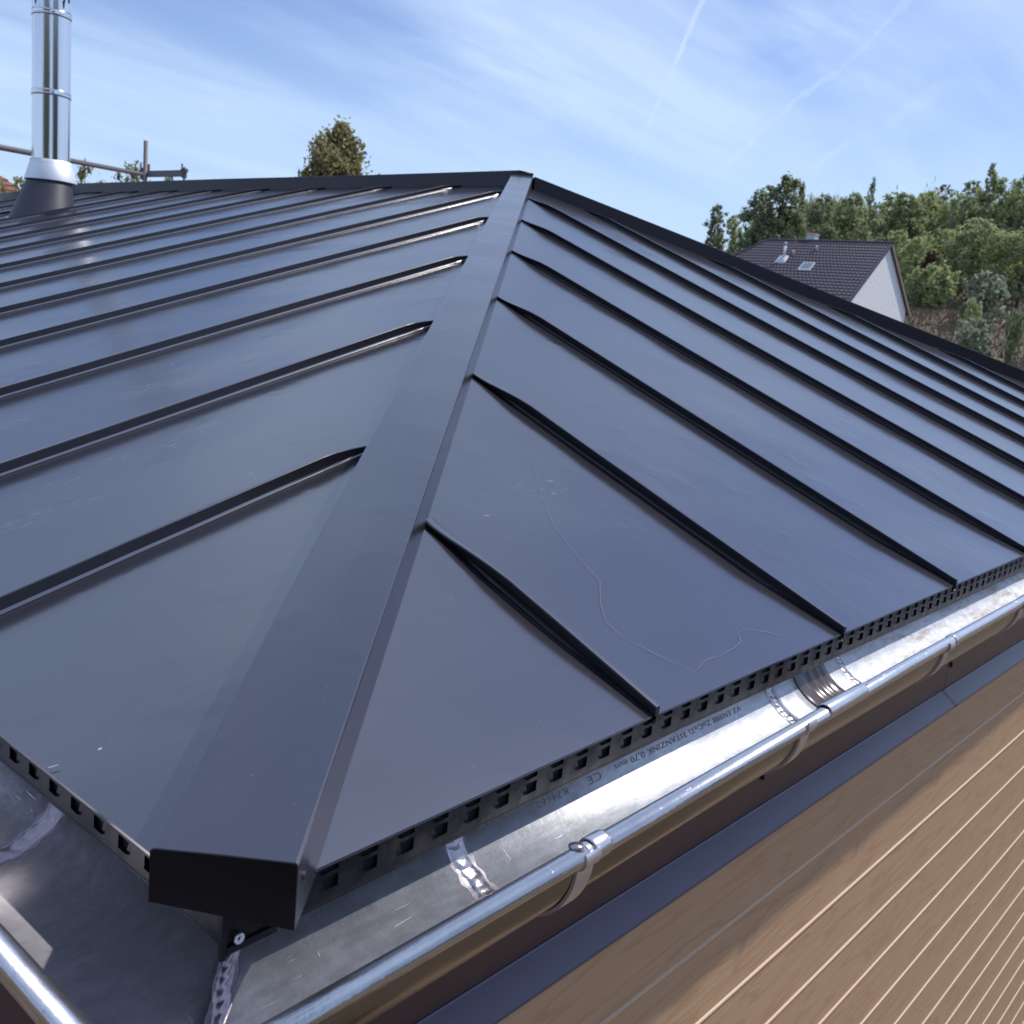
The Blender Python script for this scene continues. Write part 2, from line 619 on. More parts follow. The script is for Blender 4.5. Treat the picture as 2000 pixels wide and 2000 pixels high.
n2 = (D1, -D0, 0)
TH = TR * D1
path = []
for s, bl, br in ((-.003, .006, -.004), (.02, .000, -.010), (.08, -.012, -.018), (1.0, -.02, -.02), (2.2, -.02, -.02), (3.4, -.02, -.02), (4.31, -.02, -.02)):
    path.append(((D0 * s, D1 * s, TH * s), n2, bl, br))
V, F = loft(cap_rings(path, .0500, .0490, HC, 0), closed=False, cap=False)
V2 = V[:9]
hip = part('hip_cap', roof, V, F + [], M['cap'], False, label='wide flat folded metal cap running up the near hip')
# end plate, set 1.5 mm proud of the channel's mouth
e0 = Vector((D0, D1, 0)) * -.0018
ep = [tuple(Vector(p) + e0 + Vector((0, 0, 0))) for p in V2]
ep2 = [tuple(Vector(p) + e0 * -.2) for p in V2]
Ve, Fe = loft([ep, ep2], True, True)
link('end_plate', mesh('end_plate', Ve, Fe, M['plate']), hip)
rv = Vector((D0 * .012, D1 * .012, 0)) + Vector(n2) * .0490 + Vector((0, 0, .026))
V, F = tube(rv - Vector(n2) * .001, rv + Vector(n2) * .002, .0030, 12)
link('rivet', mesh('rivet', V, F, M['cap']), hip)

# right hip
e = Vector((FX - AX, -AY, 0))
Lh = e.length
e = e.normalized()
n3 = Vector((-e.y, e.x, 0)) * -1            # towards the hip end (down-left)
if n3.y > 0:
    n3 = -n3
path = [((AX + e.x * s, AY + e.y * s, AZ - (AZ / Lh) * s), tuple(-n3), -.03, -.03) for s in (.052, 1, 2, 3, Lh + .003)]
V, F = loft(cap_rings(path, .050, .050, HC, 0), closed=False, cap=False)
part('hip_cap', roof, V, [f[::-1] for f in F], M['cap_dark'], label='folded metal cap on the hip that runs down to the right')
# ridge
path = [((AX, y, AZ), (1, 0, 0), -.03, -.03) for y in (AY - .02, AY + 1.2, AY + 2.4, BY - .6, BY + .04)]
for i, p in enumerate(path):
    path[i] = ((p[0][0], p[0][1], p[0][2] + (0, -.002, .001, -.001, 0)[i]), *p[1:])
V, F = loft(cap_rings(path, .050, .050, .053, 0), closed=False, cap=False)
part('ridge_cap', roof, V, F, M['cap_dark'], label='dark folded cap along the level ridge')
q_ = lambda s_, l_: (D0 * s_ + D1 * l_, D1 * s_ - D0 * l_)
V, F = loft([[(*q_(4.215, -.0505), AZ + z), (*q_(4.215, .0500), AZ + z), (*q_(4.292, .0500), AZ + z), (*q_(4.318, .0), AZ + z), (*q_(4.300, -.0505), AZ + z)] for z in (-.01, .0548)])
V = [(x, y, z - (.0655 * (4.292 - (x * D0 + y * D1)) * 2.6 if z > AZ and (x * D0 + y * D1) < 4.25 else 0)) for x, y, z in V]
part('peak_cover', roof, V, F, M['cap'], label='small folded cover where the hips meet the ridge')
# far hip on the long side
e2 = Vector((-AX, EY - BY, 0))
L2 = e2.length
e2 = e2.normalized()
path = [((AX + e2.x * s, BY + e2.y * s, AZ - AZ / L2 * s), (e2.y, -e2.x, 0), -.03, -.03) for s in (0, 1.5, 3, L2)]
V, F = loft(cap_rings(path, .05, .05, HC, 0), closed=False, cap=False)
part('hip_cap', roof, V, F, M['cap'], label='far hip cap behind the flue')

# ------------------------------------------------------------------ perforated eave strips with real holes


def strip_base(u):
    """height of the strip's lower hem along the eave (the roofer's line wanders a little)"""
    P = ((0, -.0350), (.3, -.0310), (.6, -.0270), (1.2, -.0300), (2.0, -.0360), (20, -.0360))
    for (a, za), (b, zb_) in zip(P[:-1], P[1:]):
        if u <= b:
            return za + (zb_ - za) * (u - a) / (b - a)
    return P[-1][1]


def vent_strip(L, place, base, flip, start, low_until):
    pitch, hw = .0393, .0082
    n = int((L - start) / pitch)
    V, F = [], []
    us = [.004]
    for i in range(n):
        c = start + pitch * i
        us += [c - hw, c + hw]
    us += [L]
    m = 6

    def levels(u):
        zb = base(u)
        z = [zb, zb + .0112, zb + .0215, zb + .0262, zb + .0350, zb + .0390]
        lim = (.0012 + (.0078 * u / .53 if low_until < 9 else 0)) if u < low_until else .0090
        return [min(q, lim - .0004 * (5 - i)) for i, q in enumerate(z)]
    for u in us:
        for z in levels(u):
            V.append(place(u, 0.0, z))
    for i in range(len(us) - 1):
        hole = i % 2 == 1
        za, zb = levels(us[i]), levels(us[i + 1])
        for j in range(m - 1):
            if hole and j in (1, 3):
                if za[j + 1] - za[j] < .004:
                    continue
                k = len(V)
                a, b = us[i], us[i + 1]
                # raised lip under the slot, and the slanted ends that give it its trapezoid look
                V += [place(a - .001, 0, za[j]), place(b, 0, zb[j]), place(b - .002, .0016, zb[j] + .0007), place(a + .0005, .0026, za[j] + .0011)]
                F.append((k, k + 1, k + 2, k + 3))
                k = len(V)
                V += [place(a, 0, za[j]), place(a + .0042, .0, za[j]), place(a, .0, za[j + 1])]
                F.append((k, k + 1, k + 2))
                continue
            a = i * m + j
            F.append((a, a + m, a + m + 1, a + 1))
    for i in range(len(us) - 1):                # bottom hem, folded back
        k = len(V)
        a, b = us[i], us[i + 1]
        V += [place(a, .0004, base(a)), place(b, .0004, base(b)), place(b, .0004, base(b) + .0022), place(a, .0004, base(a) + .0022)]
        V += [place(b, -.006, base(b) + .001), place(a, -.006, base(a) + .001), place(b, .0, base(b) + .0028), place(a, .0, base(a) + .0028)]
        F += [(k, k + 1, k + 2, k + 3), (k + 5, k + 4, k + 1, k), (k + 3, k + 2, k + 6, k + 7)]
    if flip:
        F = [f[::-1] for f in F]
    return V, F


V, F = vent_strip(FX, lambda u, o, z: (u, .004 - o, z), strip_base, False, .0545, .532)
part('vent_strip', roof, V, F, M['strip'], label='perforated edge strip above the right gutter')
V, F = vent_strip(EY, lambda u, o, z: (.004 - o, u, z), lambda u: -.0310, True, .0640, 99)
part('vent_strip', roof, V, F, M['strip'], label='perforated edge strip above the left gutter')
V, F = join(box((.010, .0085, -.026), (FX, .0090, .0015)), box((.0085, .010, -.028), (.0090, EY, .0010)))
part('slot_shade_sheet', roof, V, F, M['void'])  # dark sheet standing in for the shade behind the slots
# folded corner piece and its pop rivet
V, F = join(box((-.0012, .0022, -.0375), (.0045, .0041, .006)), box((-.0014, -.0004, -.0375), (.0024, .0030, .006)),
            box((.0045, .0018, -.0362), (.046, .0034, -.0305)))
part('corner_angle', roof, V, F, M['strip'])
c = Vector((.0135, .0012, -.0262))
rings = []
for rad, dy in ((.0042, 0), (.0042, -.0008), (.0034, -.0016), (.0020, -.0014), (.0014, .0002)):
    rings.append([tuple(c + Vector((rad * math.cos(t * math.pi / 8), dy, rad * math.sin(t * math.pi / 8)))) for t in range(16)])
V, F = loft(rings, True, False)
part('rivet', roof, V, F, M['swarf'], True)

V, F = tube((.0005, .2630, .0032), (.0070, .2590, .0052), .0006, 6)
part('metal_shaving', roof, V, F, M['swarf'], label='tiny bright curl of metal on the left eave edge')
# scratch drawn on the second tray
pts = [(.8707, .4771), (.8058, .4089), (.7499, .3343), (.7190, .2638), (.7027, .2099), (.658, .1749), (.6293, .1443), (.6248, .1272),
       (.6235, .1073), (.6298, .0959), (.6366, .0770), (.6474, .0532), (.663, .0303), (.7024, .0397), (.7388, .0385), (.7796, .0415),
       (.8028, .0469), (.8245, .0620), (.846, .0633), (.8771, .0475), (.8956, .0313)]
V, F = [], []
for i, (x, y) in enumerate(pts):
    w = (.00026 if i > 3 else .00012) * random.uniform(.35, 1.2)
    a = pts[min(i + 1, len(pts) - 1)]
    b = pts[max(i - 1, 0)]
    d = Vector((a[0] - b[0], a[1] - b[1], 0)).normalized()
    nn = Vector((-d.y, d.x, 0))
    for sg in (-1, 1):
        q = Vector((x, y, 0)) + nn * w * sg
        V.append((q.x, q.y, zR(q.y) + .0085 * max(0, 1 - q.y / .16) + .0011))
F = [(2 * i, 2 * i + 1, 2 * i + 3, 2 * i + 2) for i in range(len(pts) - 1)]
part('scratch_mark', roof, V, F, M['chalk'], label='thin pale wandering scratch on the second panel')

# ------------------------------------------------------------------ gutters
GY, GZ, GR = -.036, -.010, .070                # trough centre (outwards offset, height) and radius
BYC, BZC, BR = -.1062, -.0030, .0086           # bead
ANG = [R_(a) for a in np.linspace(2, -180, 40)]


def arc(r, a):
    return GY + r * math.cos(a), GZ + r * math.sin(a)


def trough(u0, u1, place, miter=False, a0=0, a1=39, r=GR, th=.0008, n=10):
    rings = []
    for i in range(n + 1):
        ring = []
        for inner in (True, False):
            rr = r if inner else r + th
            seq = ANG[a0:a1 + 1] if inner else ANG[a0:a1 + 1][::-1]
            for a in seq:
                o, z = arc(rr, a)
                s0 = o if miter else u0
                u = s0 + (u1 - s0) * (i / n)
                ring.append(place(u, o, z))
        rings.append(ring)
    return loft(rings)


def _tab(u, P):
    if u <= P[0][0]:
        return P[0][1]
    for (a, za), (b, zb_) in zip(P[:-1], P[1:]):
        if u <= b:
            return za + (zb_ - za) * (u - a) / (b - a)
    return P[-1][1]


def _outer(o):
    q = min(1.0, max(0.0, (-.036 - o) / .070))
    return q * q * (3 - 2 * q)


def gR(u, o, z):
    # the outer edge dips a little towards the corner, as hung gutters do
    return (u, o, z + _outer(o) * _tab(u, ((.10, -.0080), (.34, -.0020), (.47, .0022), (1.6, .0006))))


def gL(u, o, z):
    w = _outer(o)
    return (o - .0100 * w, u, z - .0075 * w)


def gutter_solder(name, parent, u, place, a_from, a_to, width, n_blob, mat, seed, diag=False):
    """a string of overlapping solder puddles across the trough"""
    rr = random.Random(seed)
    nu, na = 16, 90
    blobs = []
    for i in range(n_blob):
        t = (i + .5 + rr.uniform(-.15, .15)) / n_blob
        blobs.append((t, rr.uniform(-.12, .12), rr.uniform(.8, 1.15)))
    V = []
    for i in range(na + 1):
        t = i / na
        a = R_(a_from + (a_to - a_from) * t)
        for j in range(nu + 1):
            s = (j / nu - .5) * 2
            h = 0.0
            for k, (bt, bs, bz) in enumerate(blobs):
                dt = (t - bt) * n_blob / 1.05
                ds = (s - bs) / .84
                d = dt * dt + ds * ds
                if d < 1:
                    # crescent-shaped puddle: higher on its leading side
                    h = max(h, (1 - d) ** .45 * (.55 + .45 * dt) * bz)
            edge = max(0.0, 1 - abs(s) ** 4)
            hh = .0003 + .0034 * h * edge
            o, z = arc(GR - hh, a)
            off = s * width / 2 + .0012 * math.sin(t * 23 + seed)
            V.append(place((o + off) if diag else (u + off), o, z))
    F = [(i * (nu + 1) + j, (i + 1) * (nu + 1) + j, (i + 1) * (nu + 1) + j + 1, i * (nu + 1) + j + 1) for i in range(na) for j in range(nu)]
    q = part(name, parent, V, F, mat, True)
    V = []
    for i in range(31):
        a = R_(a_from + (a_to - a_from) * i / 30)
        o, z = arc(GR - .00025, a)
        wd_ = width * .5 * (1.28 + .16 * math.sin(i * 1.7 + seed))
        for sgn in (-1, 1):
            V.append(place((o + sgn * wd_) if diag else (u + sgn * wd_), o, z))
    F = [(2 * i, 2 * i + 2, 2 * i + 3, 2 * i + 1) for i in range(30)]
    link('flux_stain', mesh('flux_stain', V, F, M['flux']), q)
    return q


def bead(u0, u1, place, miter, r=BR):
    rings = []
    n = 24
    for i in range(7):
        ring = []
        for k in range(n):
            a = 2 * math.pi * k / n
            o, z = BYC + r * math.cos(a), BZC + r * math.sin(a)
            s0 = o if miter else u0
            ring.append(place(s0 + (u1 - s0) * i / 6, o, z))
        rings.append(ring)
    return loft(rings)


def bracket(parent, u, place, w=.022):
    rings = []
    seq = [R_(a) for a in np.linspace(-2, -186, 26)]
    for s in (-w / 2, w / 2):
        ring = []
        for rr, sq in ((GR + .0012, seq), (GR + .0042, seq[::-1])):
            for a in sq:
                o, z = arc(rr, a)
                ring.append(place(u + s, o, z))
        rings.append(ring)
    V, F = loft(rings)
    # hook closing over the bead
    hook = []
    for s in (-w / 2 + .001, w / 2 - .001):
        ring = []
        for rr, rev in ((BR + .0006, 1), (BR + .0028, -1)):
            for a in [R_(x) for x in np.linspace(-90, -215, 12)][::rev]:
                ring.append(place(u + s, BYC + rr * math.cos(a), BZC + rr * math.sin(a)))
        hook.append(ring)
    V, F = join((V, F), loft(hook))
    return part('gutter_bracket', parent, V, F, M['zinc_lifted'], False)


def sleeve(parent, u0, u1, place, r=BR + .0011, name='bead_sleeve'):
    n = 28
    rings = []
    for u, rr in ((u0, r - .0014), (u0, r), (u0 + .0015, r + .0003), (u1 - .0015, r + .0002), (u1, r), (u1, r - .0014)):
        rings.append([place(u, BYC + rr * math.cos(2 * math.pi * k / n), BZC + rr * math.sin(2 * math.pi * k / n)) for k in range(n)])
    V, F = loft(rings, True, False)
    return part(name, parent, V, F, M['bead'], True)


g1 = thing('rain_gutter', 'bright half-round zinc gutter along the right eave with round outer bead', 'gutter', 'zinc gutters along the eaves')
V, F = trough(0, FX + .1, gR, True)
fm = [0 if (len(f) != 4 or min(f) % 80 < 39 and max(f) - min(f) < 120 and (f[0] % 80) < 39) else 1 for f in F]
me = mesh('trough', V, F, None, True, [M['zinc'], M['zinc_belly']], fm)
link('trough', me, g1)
# lighter outlet piece lapped inside between the solder seams
V, F = trough(.868, .934, gR, False, 1, 37, GR - .0006, .0004, 4)
part('outlet_flange', g1, V, F, M['zinc'], True)
V, F = trough(1.032, 1.080, gR, False, 1, 37, GR - .0006, .0004, 4)
part('outlet_flange', g1, V, F, M['zinc'], True)
# brown ribbed outlet
rings = []
for i in range(41):
    u = .934 + .098 * i / 40
    q = i / 40
    rib = .0022 * (math.sin(q * math.pi * 2 * 4.0)) * .8 * (1 if .25 < q < .85 else .15)
    lip = -.0022 if i in (0, 1, 39, 40) else -.0034
    rings.append([gR(u + .010 * math.sin(a) * 0, *arc(GR + lip + rib, a)) for a in ANG[:39]])
V, F = loft(rings, False, False)
part('downpipe_outlet', g1, V, F, M['outlet'], True, label='brown ribbed outlet opening in the trough')
V, F = bead(0, FX + .1, gR, True)
part('bead', g1, V, F, M['bead'], True)
gutter_solder('solder_seam', g1, .0, gR, -6, -128, .015, 22, M['solder_dark'], 3, True)
gutter_solder('solder_seam', g1, .2500, gR, -14, -128, .021, 15, M['solder'], 5)
gutter_solder('solder_seam', g1, .8600, gR, -14, -128, .018, 18, M['solder'], 6)
gutter_solder('solder_seam', g1, 1.0850, gR, -14, -128, .016, 18, M['solder'], 8)
for u in (.264, .673, 1.159, 1.575, 2.0, 2.42, 2.85, 3.3, 3.75, 4.2, 4.65, 5.1, 5.55, 6.0):
    bracket(g1, u, gR)
sleeve(g1, .2700, .2900, gR, BR + .0016, 'bead_collar')
sleeve(g1, .262, .2692, gR, BR - .0004)
V, F = tube((.2555, BYC + .002, BZC + BR - .0054), (.2555, BYC + .0024, BZC + BR - .0030), .0062, 18)
part('solder_blob', g1, V, F, M['solder'], True)
for a, b in ((.727, .838), (1.182, 1.200), (1.60, 1.62)):
    sleeve(g1, a, b, gR)
V, F = box((.8375, BYC - .003, BZC + BR + .0006), (.8470, BYC + .0030, BZC + BR + .0022))
part('bead_tab', g1, V, F, M['bead'])

# stamped lettering, read upside down from the roof side
def gutter_text(body, u_right, u_left, ang0, size):
    cu = bpy.data.curves.new('stamped_lettering', 'FONT')
    cu.body = body
    cu.size = 1.0
    cu.space_character = 1.08
    o = bpy.data.objects.new('tmp_text', cu)
    COL.objects.link(o)
    dg = bpy.context.evaluated_depsgraph_get()
    me = bpy.data.meshes.new_from_object(o.evaluated_get(dg))
    bpy.data.objects.remove(o)
    bm = bmesh.new()
    bm.from_mesh(me)
    bmesh.ops.triangulate(bm, faces=bm.faces)
    bmesh.ops.subdivide_edges(bm, edges=[e for e in bm.edges if e.calc_length() > .25], cuts=1)
    bmesh.ops.triangulate(bm, faces=bm.faces)
    xs_ = [v.co.x for v in bm.verts]
    x0, x1 = min(xs_), max(xs_)
    for v in bm.verts:
        t = (v.co.x - x0) / (x1 - x0)
        u = u_right + (u_left - u_right) * t
        a = R_(ang0) - v.co.y * size / GR
        q = arc(GR - .0005, a)
        v.co = gR(u, *q)
    bm.to_mesh(me)
    bm.free()
    me.materials.clear()
    me.materials.append(M['ink'])
    return link('stamped_lettering', me, g1)


gutter_text('VZ EN988 ZnCuTi TITANZINK 0,70 mm', .775, .497, -33.2, .0098)
gutter_text('CE', .470, .447, -33.0, .0115)
gutter_text('K74662', .4130, .3630, -33.2, .0098)

g2 = thing('rain_gutter', 'dull grey half-round zinc gutter along the left eave in shade', 'gutter', 'zinc gutters along the eaves')
V, F = trough(0, EY + .1, gL, True)
part('trough', g2, V, [f[::-1] for f in F], M['zinc_lifted'], True)
V, F = bead(0, EY + .1, gL, True)
part('bead', g2, V, [f[::-1] for f in F], M['bead'], True)
gutter_solder('solder_seam', g2, .289, gL, -14, -128, .022, 12, M['solder_dark'], 11)
for u in (.45, .9, 1.35, 1.8, 2.25, 2.7, 3.15, 3.6):
    bracket(g2, u, gL)

# ------------------------------------------------------------------ fascia, drip flashing, timber walls
SL = -.013                                      # the eave rises a little relative to the cladding


def zt(u, z):
    return z + SL * (u - 1.0)


def strip_x(u0, u1, sec, swap=False, flip=False):
    rings = []
    for u in (u0, u1):
        rings.append([(u, o, zt(u, z)) if not swap else (o, u, zt(u, z)) for o, z in sec])
    V, F = loft(rings)
    return V, ([f[::-1] for f in F] if flip else F)


fas = thing('eave_fascia', 'dark brown folded metal fascia with sloping drip edge under the right gutter', 'fascia', 'fascias under the gutters')
fas2 = thing('eave_fascia', 'dark metal fascia under the left gutter, run down as a dark sheet for the shaded wall', 'fascia', 'fascias under the gutters')
JX = 1.7465
for u0, u1 in ((.042, JX - .0012), (JX + .0012, FX - .05)):
    V, F = strip_x(u0, u1, [(.040, -.246), (.040, -.012), (.046, -.012), (.046, -.246)])
    part('fascia_panel', fas, V, F, M['fascia'])
    V, F = strip_x(u0 - .02, u1 - (.0 if u1 > 2 else 0), [(.0475, -.2462), (.0385, -.2466), (.0372, -.2480), (.0095, -.2690), (.0085, -.2720), (.0095, -.2722), (.0475, -.2500)])
    part('drip_flashing', fas, V, F, M['flash'])
for u, z in ((.917, -.1925), (1.749 + .012, -.2015), (2.6, -.20)):
    c = Vector((u, .0398, z))
    V, F = tube(c, c - Vector((0, .002, 0)), .0035, 10)
    V2, F2 = box((u - .0016, .036, z - .009), (u + .0018, .0396, z))
    part('screw', fas, *join((V, F), (V2, F2)), M['void'])
V, F = strip_x(.042, EY - .05, [(.040, -1.6), (.040, -.012), (.046, -.012), (.046, -1.6)], True, True)  # carried far down as a dark sheet in place of the shaded wall
part('fascia_panel', fas2, V, F, M['fascia'])
# closed soffit so nothing shows through behind the gutter
for P in (box((.046, .046, -.06), (FX - .05, EY - .05, -.05)),):
    part('soffit_board', fas, *P, M['void'])

wall = thing('timber_wall', 'brown wood-grain board wall at lower right with sunlit ledges painted paler between boards', 'wall')
wall['kind'] = 'thing'
BH = .1287
ZJ = -.3785
WY = .0140


def board(u0, u1, ztop, h, swap=False):
    n = 1
    sec = [(WY, ztop), (WY - .0024, ztop - .0014), (WY - .0030, ztop - .0034), (WY - .0024, ztop - .0058), (WY - .0012, ztop - .0086),
           (WY - .0004, ztop - .0120), (WY, ztop - h * .5), (WY, ztop - h + .0004), (WY + .012, ztop - h + .0004), (WY + .012, ztop)]
    return strip_x(u0, u1, sec, swap, swap)


k = 0
z = ZJ + BH
while z > -3.0:
    top = z if k else -.2705
    h = BH if k else BH - (ZJ + BH + .2705)
    for (root, swap, L) in ((wall, False, FX - .03),):
        cuts = [.028, L]
        if not swap and k == 9:
            cuts = [.028, 2.33, L]
        for a, b in zip(cuts[:-1], cuts[1:]):
            V, F = board(a + (.0015 if a > .1 else 0), b, top, h, swap)
            me = bpy.data.meshes.new('board')
            me.from_pydata([tuple(map(float, v)) for v in V], [], F)
            me.materials.append(M['wood'])
            me.materials.append(M['ledge'])
            for p in me.polygons:
                nz = abs(p.center.z - (top + SL * (p.center.x - 1 if not swap else p.center.y - 1)))
                if nz < .0052 and len(p.vertices) == 4 and p.center[1 if not swap else 0] < WY:
                    p.material_index = 1
            me.update()
            link('board', me, root)
    z -= BH
    k += 1
V, F = join(box((.050, .052, -3.1), (FX - .03, .056, -.05)), box((.047, .060, -3.1), (.051, EY - .03, -.05)),
            box((FX - .034, .03, -3.1), (FX - .03, EY - .03, -.05)), box((.026, EY - .034, -3.1), (FX - .03, EY - .03, -.05)))
part('wall_core', wall, V, F, M['void'])
V, F = box((.004, .004, -3.1), (.0265, .0265, -.27))
part('corner_post', wall, V, F, M['fascia'])

# ------------------------------------------------------------------ flue on the long side
FC = Vector((2.547, 5.893, 0))
flue = thing('flue_pipe', 'shiny stainless steel flue pipe rising from the roof at far left', 'chimney')


def ringc(z, r, n=40, c=FC):
    return [(c.x + r * math.cos(2 * math.pi * i / n), c.y + r * math.sin(2 * math.pi * i / n), z) for i in range(n)]


for z0, z1 in ((1.06, 1.462), (1.494, 1.911), (1.948, 2.000)):
    V, F = loft([ringc(z0, .108, 72), ringc(z1, .108, 72)], True, False)
    part('pipe_section', flue, V, F, M['steel'], True)
for z in (1.462, 1.911):
    V, F = loft([ringc(z - .002, .1085), ringc(z, .112), ringc(z + .010, .1125), ringc(z + .016, .1105), ringc(z + .022, .1125), ringc(z + .032, .112), ringc(z + .034, .1085)], True, False)
    cb = part('clamp_band', flue, V, F, M['steel'], True)
    a = R_(-98)
    p = FC + Vector((math.cos(a) * .118, math.sin(a) * .118, z + .016))
    V, F = join(box(tuple(p - Vector((.022, .008, .010))), tuple(p + Vector((.018, .006, .010)))), tube(p - Vector((.035, 0, 0)), p + Vector((.03, 0, 0)), .004, 8))
    link('clamp_bolt', mesh('clamp_bolt', V, F, M['steel']), cb)
for a in (20, 110, 200, 290):
    a = R_(a - 8)
    c_, s_ = math.cos(a), math.sin(a)
    V, F = join(polytube([FC + Vector((c_ * .104, s_ * .104, 1.96)), FC + Vector((c_ * .116, s_ * .116, 2.02)), FC + Vector((c_ * .122, s_ * .122, 2.22))], .0055, 8))
    part('cap_strut', flue, V, F, M['black'])
V, F = loft([ringc(2.20, .19), ringc(2.215, .19), ringc(2.30, .01)])
part('rain_cap', flue, V, F, M['steel'], True)
V, F = loft([ringc(1.092, .1095), ringc(1.092, .118), ringc(1.070, .119), ringc(1.066, .122), ringc(.972, .150), ringc(.966, .150), ringc(1.06, .119)], True, False)
part('storm_collar', flue, V, F, M['cone'], True)
top = ringc(1.0, .122)
bot = []
for i in range(40):
    a = 2 * math.pi * i / 40
    x, y = 2.47 + .182 * math.cos(a), 5.85 + .182 * math.sin(a)
    bot.append((x, y, zL(x) + .004))
mid = [tuple(Vector(a) * .62 + Vector(b) * .38) for a, b in zip(bot, top)]
V, F = loft([bot, mid, top], True, False)
part('flashing_skirt', flue, V, F, M['skirt'], True)
skirt = [(2.47 + (p[0] - 2.47) * 1.12, 5.85 + (p[1] - 5.85) * 1.12) for p in bot]
V, F = loft([[(x, y, zL(x) + .0015) for x, y in skirt], [(x, y, zL(x) + .0045) for x, y in skirt]])
part('flashing_base', flue, V, F, M['cap'])


def from_dir(az, el, dist):
    """a place given by compass bearing, elevation and horizontal distance from where the photographer stands"""
    return Vector((CAM[0] + dist * math.cos(R_(az)), CAM[1] + dist * math.sin(R_(az)), CAM[2] + dist * math.tan(R_(el))))


# ------------------------------------------------------------------ scaffold behind the ridge
M['galv'] = material('galvanised_tube', (.15, .135, .14), .6, .35)
M['toe'] = material('weathered_board', (.17, .16, .175), .7)
scf = thing('scaffold', 'grey scaffold post, sloping guard rail and short ledger seen behind the ridge', 'scaffold')
j = from_dir(61.22, 5.55, 13.0)
V, F = tube((j.x, j.y, -3), (j.x, j.y, from_dir(61.2, 7.16, 13.0).z), .0242, 18)
part('post', scf, V, F, M['galv'], True)
a = from_dir(61.36, 5.50, 12.95)
b = from_dir(67.97, 5.84, 9.6)
b = a + (b - a) * 1.6
V, F = tube(a, b, .0242, 18)
part('guard_rail', scf, V, F, M['galv'], True)
a = from_dir(61.2, 5.53, 13.05)
b = from_dir(59.30, 5.82, 12.4)
dv = (b - a).normalized()
nn = dv.cross(Vector((0, 0, 1))).normalized()
up = Vector((0, 0, 1))
ring = lambda P: [tuple(P + nn * s * .014 + up * q) for s, q in ((-1, -.034), (1, -.034), (1, .034), (-1, .034))]
V, F = loft([ring(a), ring(b)])
part('ledger', scf, V, F, M['toe'])
V, F = tube(a - nn * .02 + up * .03, b - nn * .02 + up * .03, .012, 10)
part('ledger', scf, V, F, M['galv'], True)
for p, s in ((a - dv * .05, 1.3), (b, 1.0)):
    V, F = join(tube(p - up * .05 * s, p + up * .055 * s, .030, 10), tube(p - dv * .05 * s + up * .03, p + dv * .05 * s + up * .03, .022, 8),
                tube(p + nn * .03 + up * .02, p + nn * .03 + up * .10 * s, .009, 8))
    part('coupler', scf, V, F, M['galv'])
V, F = tube(b - up * 1.2, b + up * .07, .012, 10)
part('stub_post', scf, V, F, M['galv'], True)
p = a - up * 0
V, F = join(box(tuple(p + Vector((-.045, -.045, .01))), tuple(p + Vector((-.02, -.02, .13)))), box(tuple(p + Vector((.03, .0, .03))), tuple(p + Vector((.055, .03, .12)))))
part('wedge_head', scf, V, F, M['galv'])

# ------------------------------------------------------------------ ground


def gz(x, y):
    t = (x - CAM[0]) * math.cos(R_(19)) + (y - CAM[1]) * math.sin(R_(19))
    z = -3.0
    if t > 36:
        q = min(1.0, (t - 36) / 34.0)
        z = -3.0 + 3.2 * q * q * (3 - 2 * q)
    if t > 64:
        q = (t - 64)
        z += .165 * q * min(1.0, q / 20.0) if q < 75 else .165 * 75 + .03 * (q - 75)
    z += .25 * math.sin(x * .13 + 1) * math.sin(y * .11) * min(1, max(0, (t - 20) / 30))
    return z


def _ground(t, b):
    o = objc(t)
    n = t.noise(o, .22, 6, .62)
    f = t.noise(o, 2.6, 5, .7)
    st = t.noise(t.map(o, rot=(0, 0, .4), scale=(1, 3.2, 1)), 1.4, 5, .7)
    c = t.mix(t.smooth(f, .30, .72), (.085, .060, .042), (.200, .150, .098))
    c = t.mix(t.math('MULTIPLY', t.smooth(st, .50, .75), .6), c, (.115, .085, .060))
    c = t.mix(t.math('MULTIPLY', t.smooth(n, .56, .72), .8), c, (.085, .095, .030))
    t.put(b.inputs['Base Color'], c)
    bump(t, b, f, .12)


M['ground'] = material('dry_grass_slope', (.15, .11, .08), .95, 0, _ground)
xs_g = sorted(set([-900, -500, -250, -120, -60, -30, -10, 0, 10, 20] + list(range(24, 200, 4)) + [210, 240, 300, 400, 600, 900, 1500, 2500]))
ys_g = sorted(set([-1500, -900, -500, -250, -120, -60] + list(range(-40, 130, 4)) + [140, 170, 220, 300, 450, 700, 1100, 2000]))
V = [(x, y, gz(x, y)) for x in xs_g for y in ys_g]
n = len(ys_g)
F = [(i * n + j, (i + 1) * n + j, (i + 1) * n + j + 1, i * n + j + 1) for i in range(len(xs_g) - 1) for j in range(n - 1)]
gnd = link('ground', mesh('ground', V, F, M['ground'], True), None)
gnd['kind'] = 'structure'

# dry grass tufts on the slope
def blades(pts, h, w, seed):
    r = np.random.default_rng(seed)
    V, F = [], []
    for (x, y, z) in pts:
        a = r.uniform(0, math.pi)
        hh = h * r.uniform(.5, 1.3)
        dx, dy = math.cos(a) * w, math.sin(a) * w
        lx, ly = r.normal(0, .3 * hh, 2)
        k = len(V)
        V += [(x - dx, y - dy, z - .05), (x + dx, y + dy, z - .05), (x + dx * .5 + lx, y + dy * .5 + ly, z + hh), (x - dx * .5 + lx, y - dy * .5 + ly, z + hh)]
        F.append((k, k + 1, k + 2, k + 3))
    return V, F


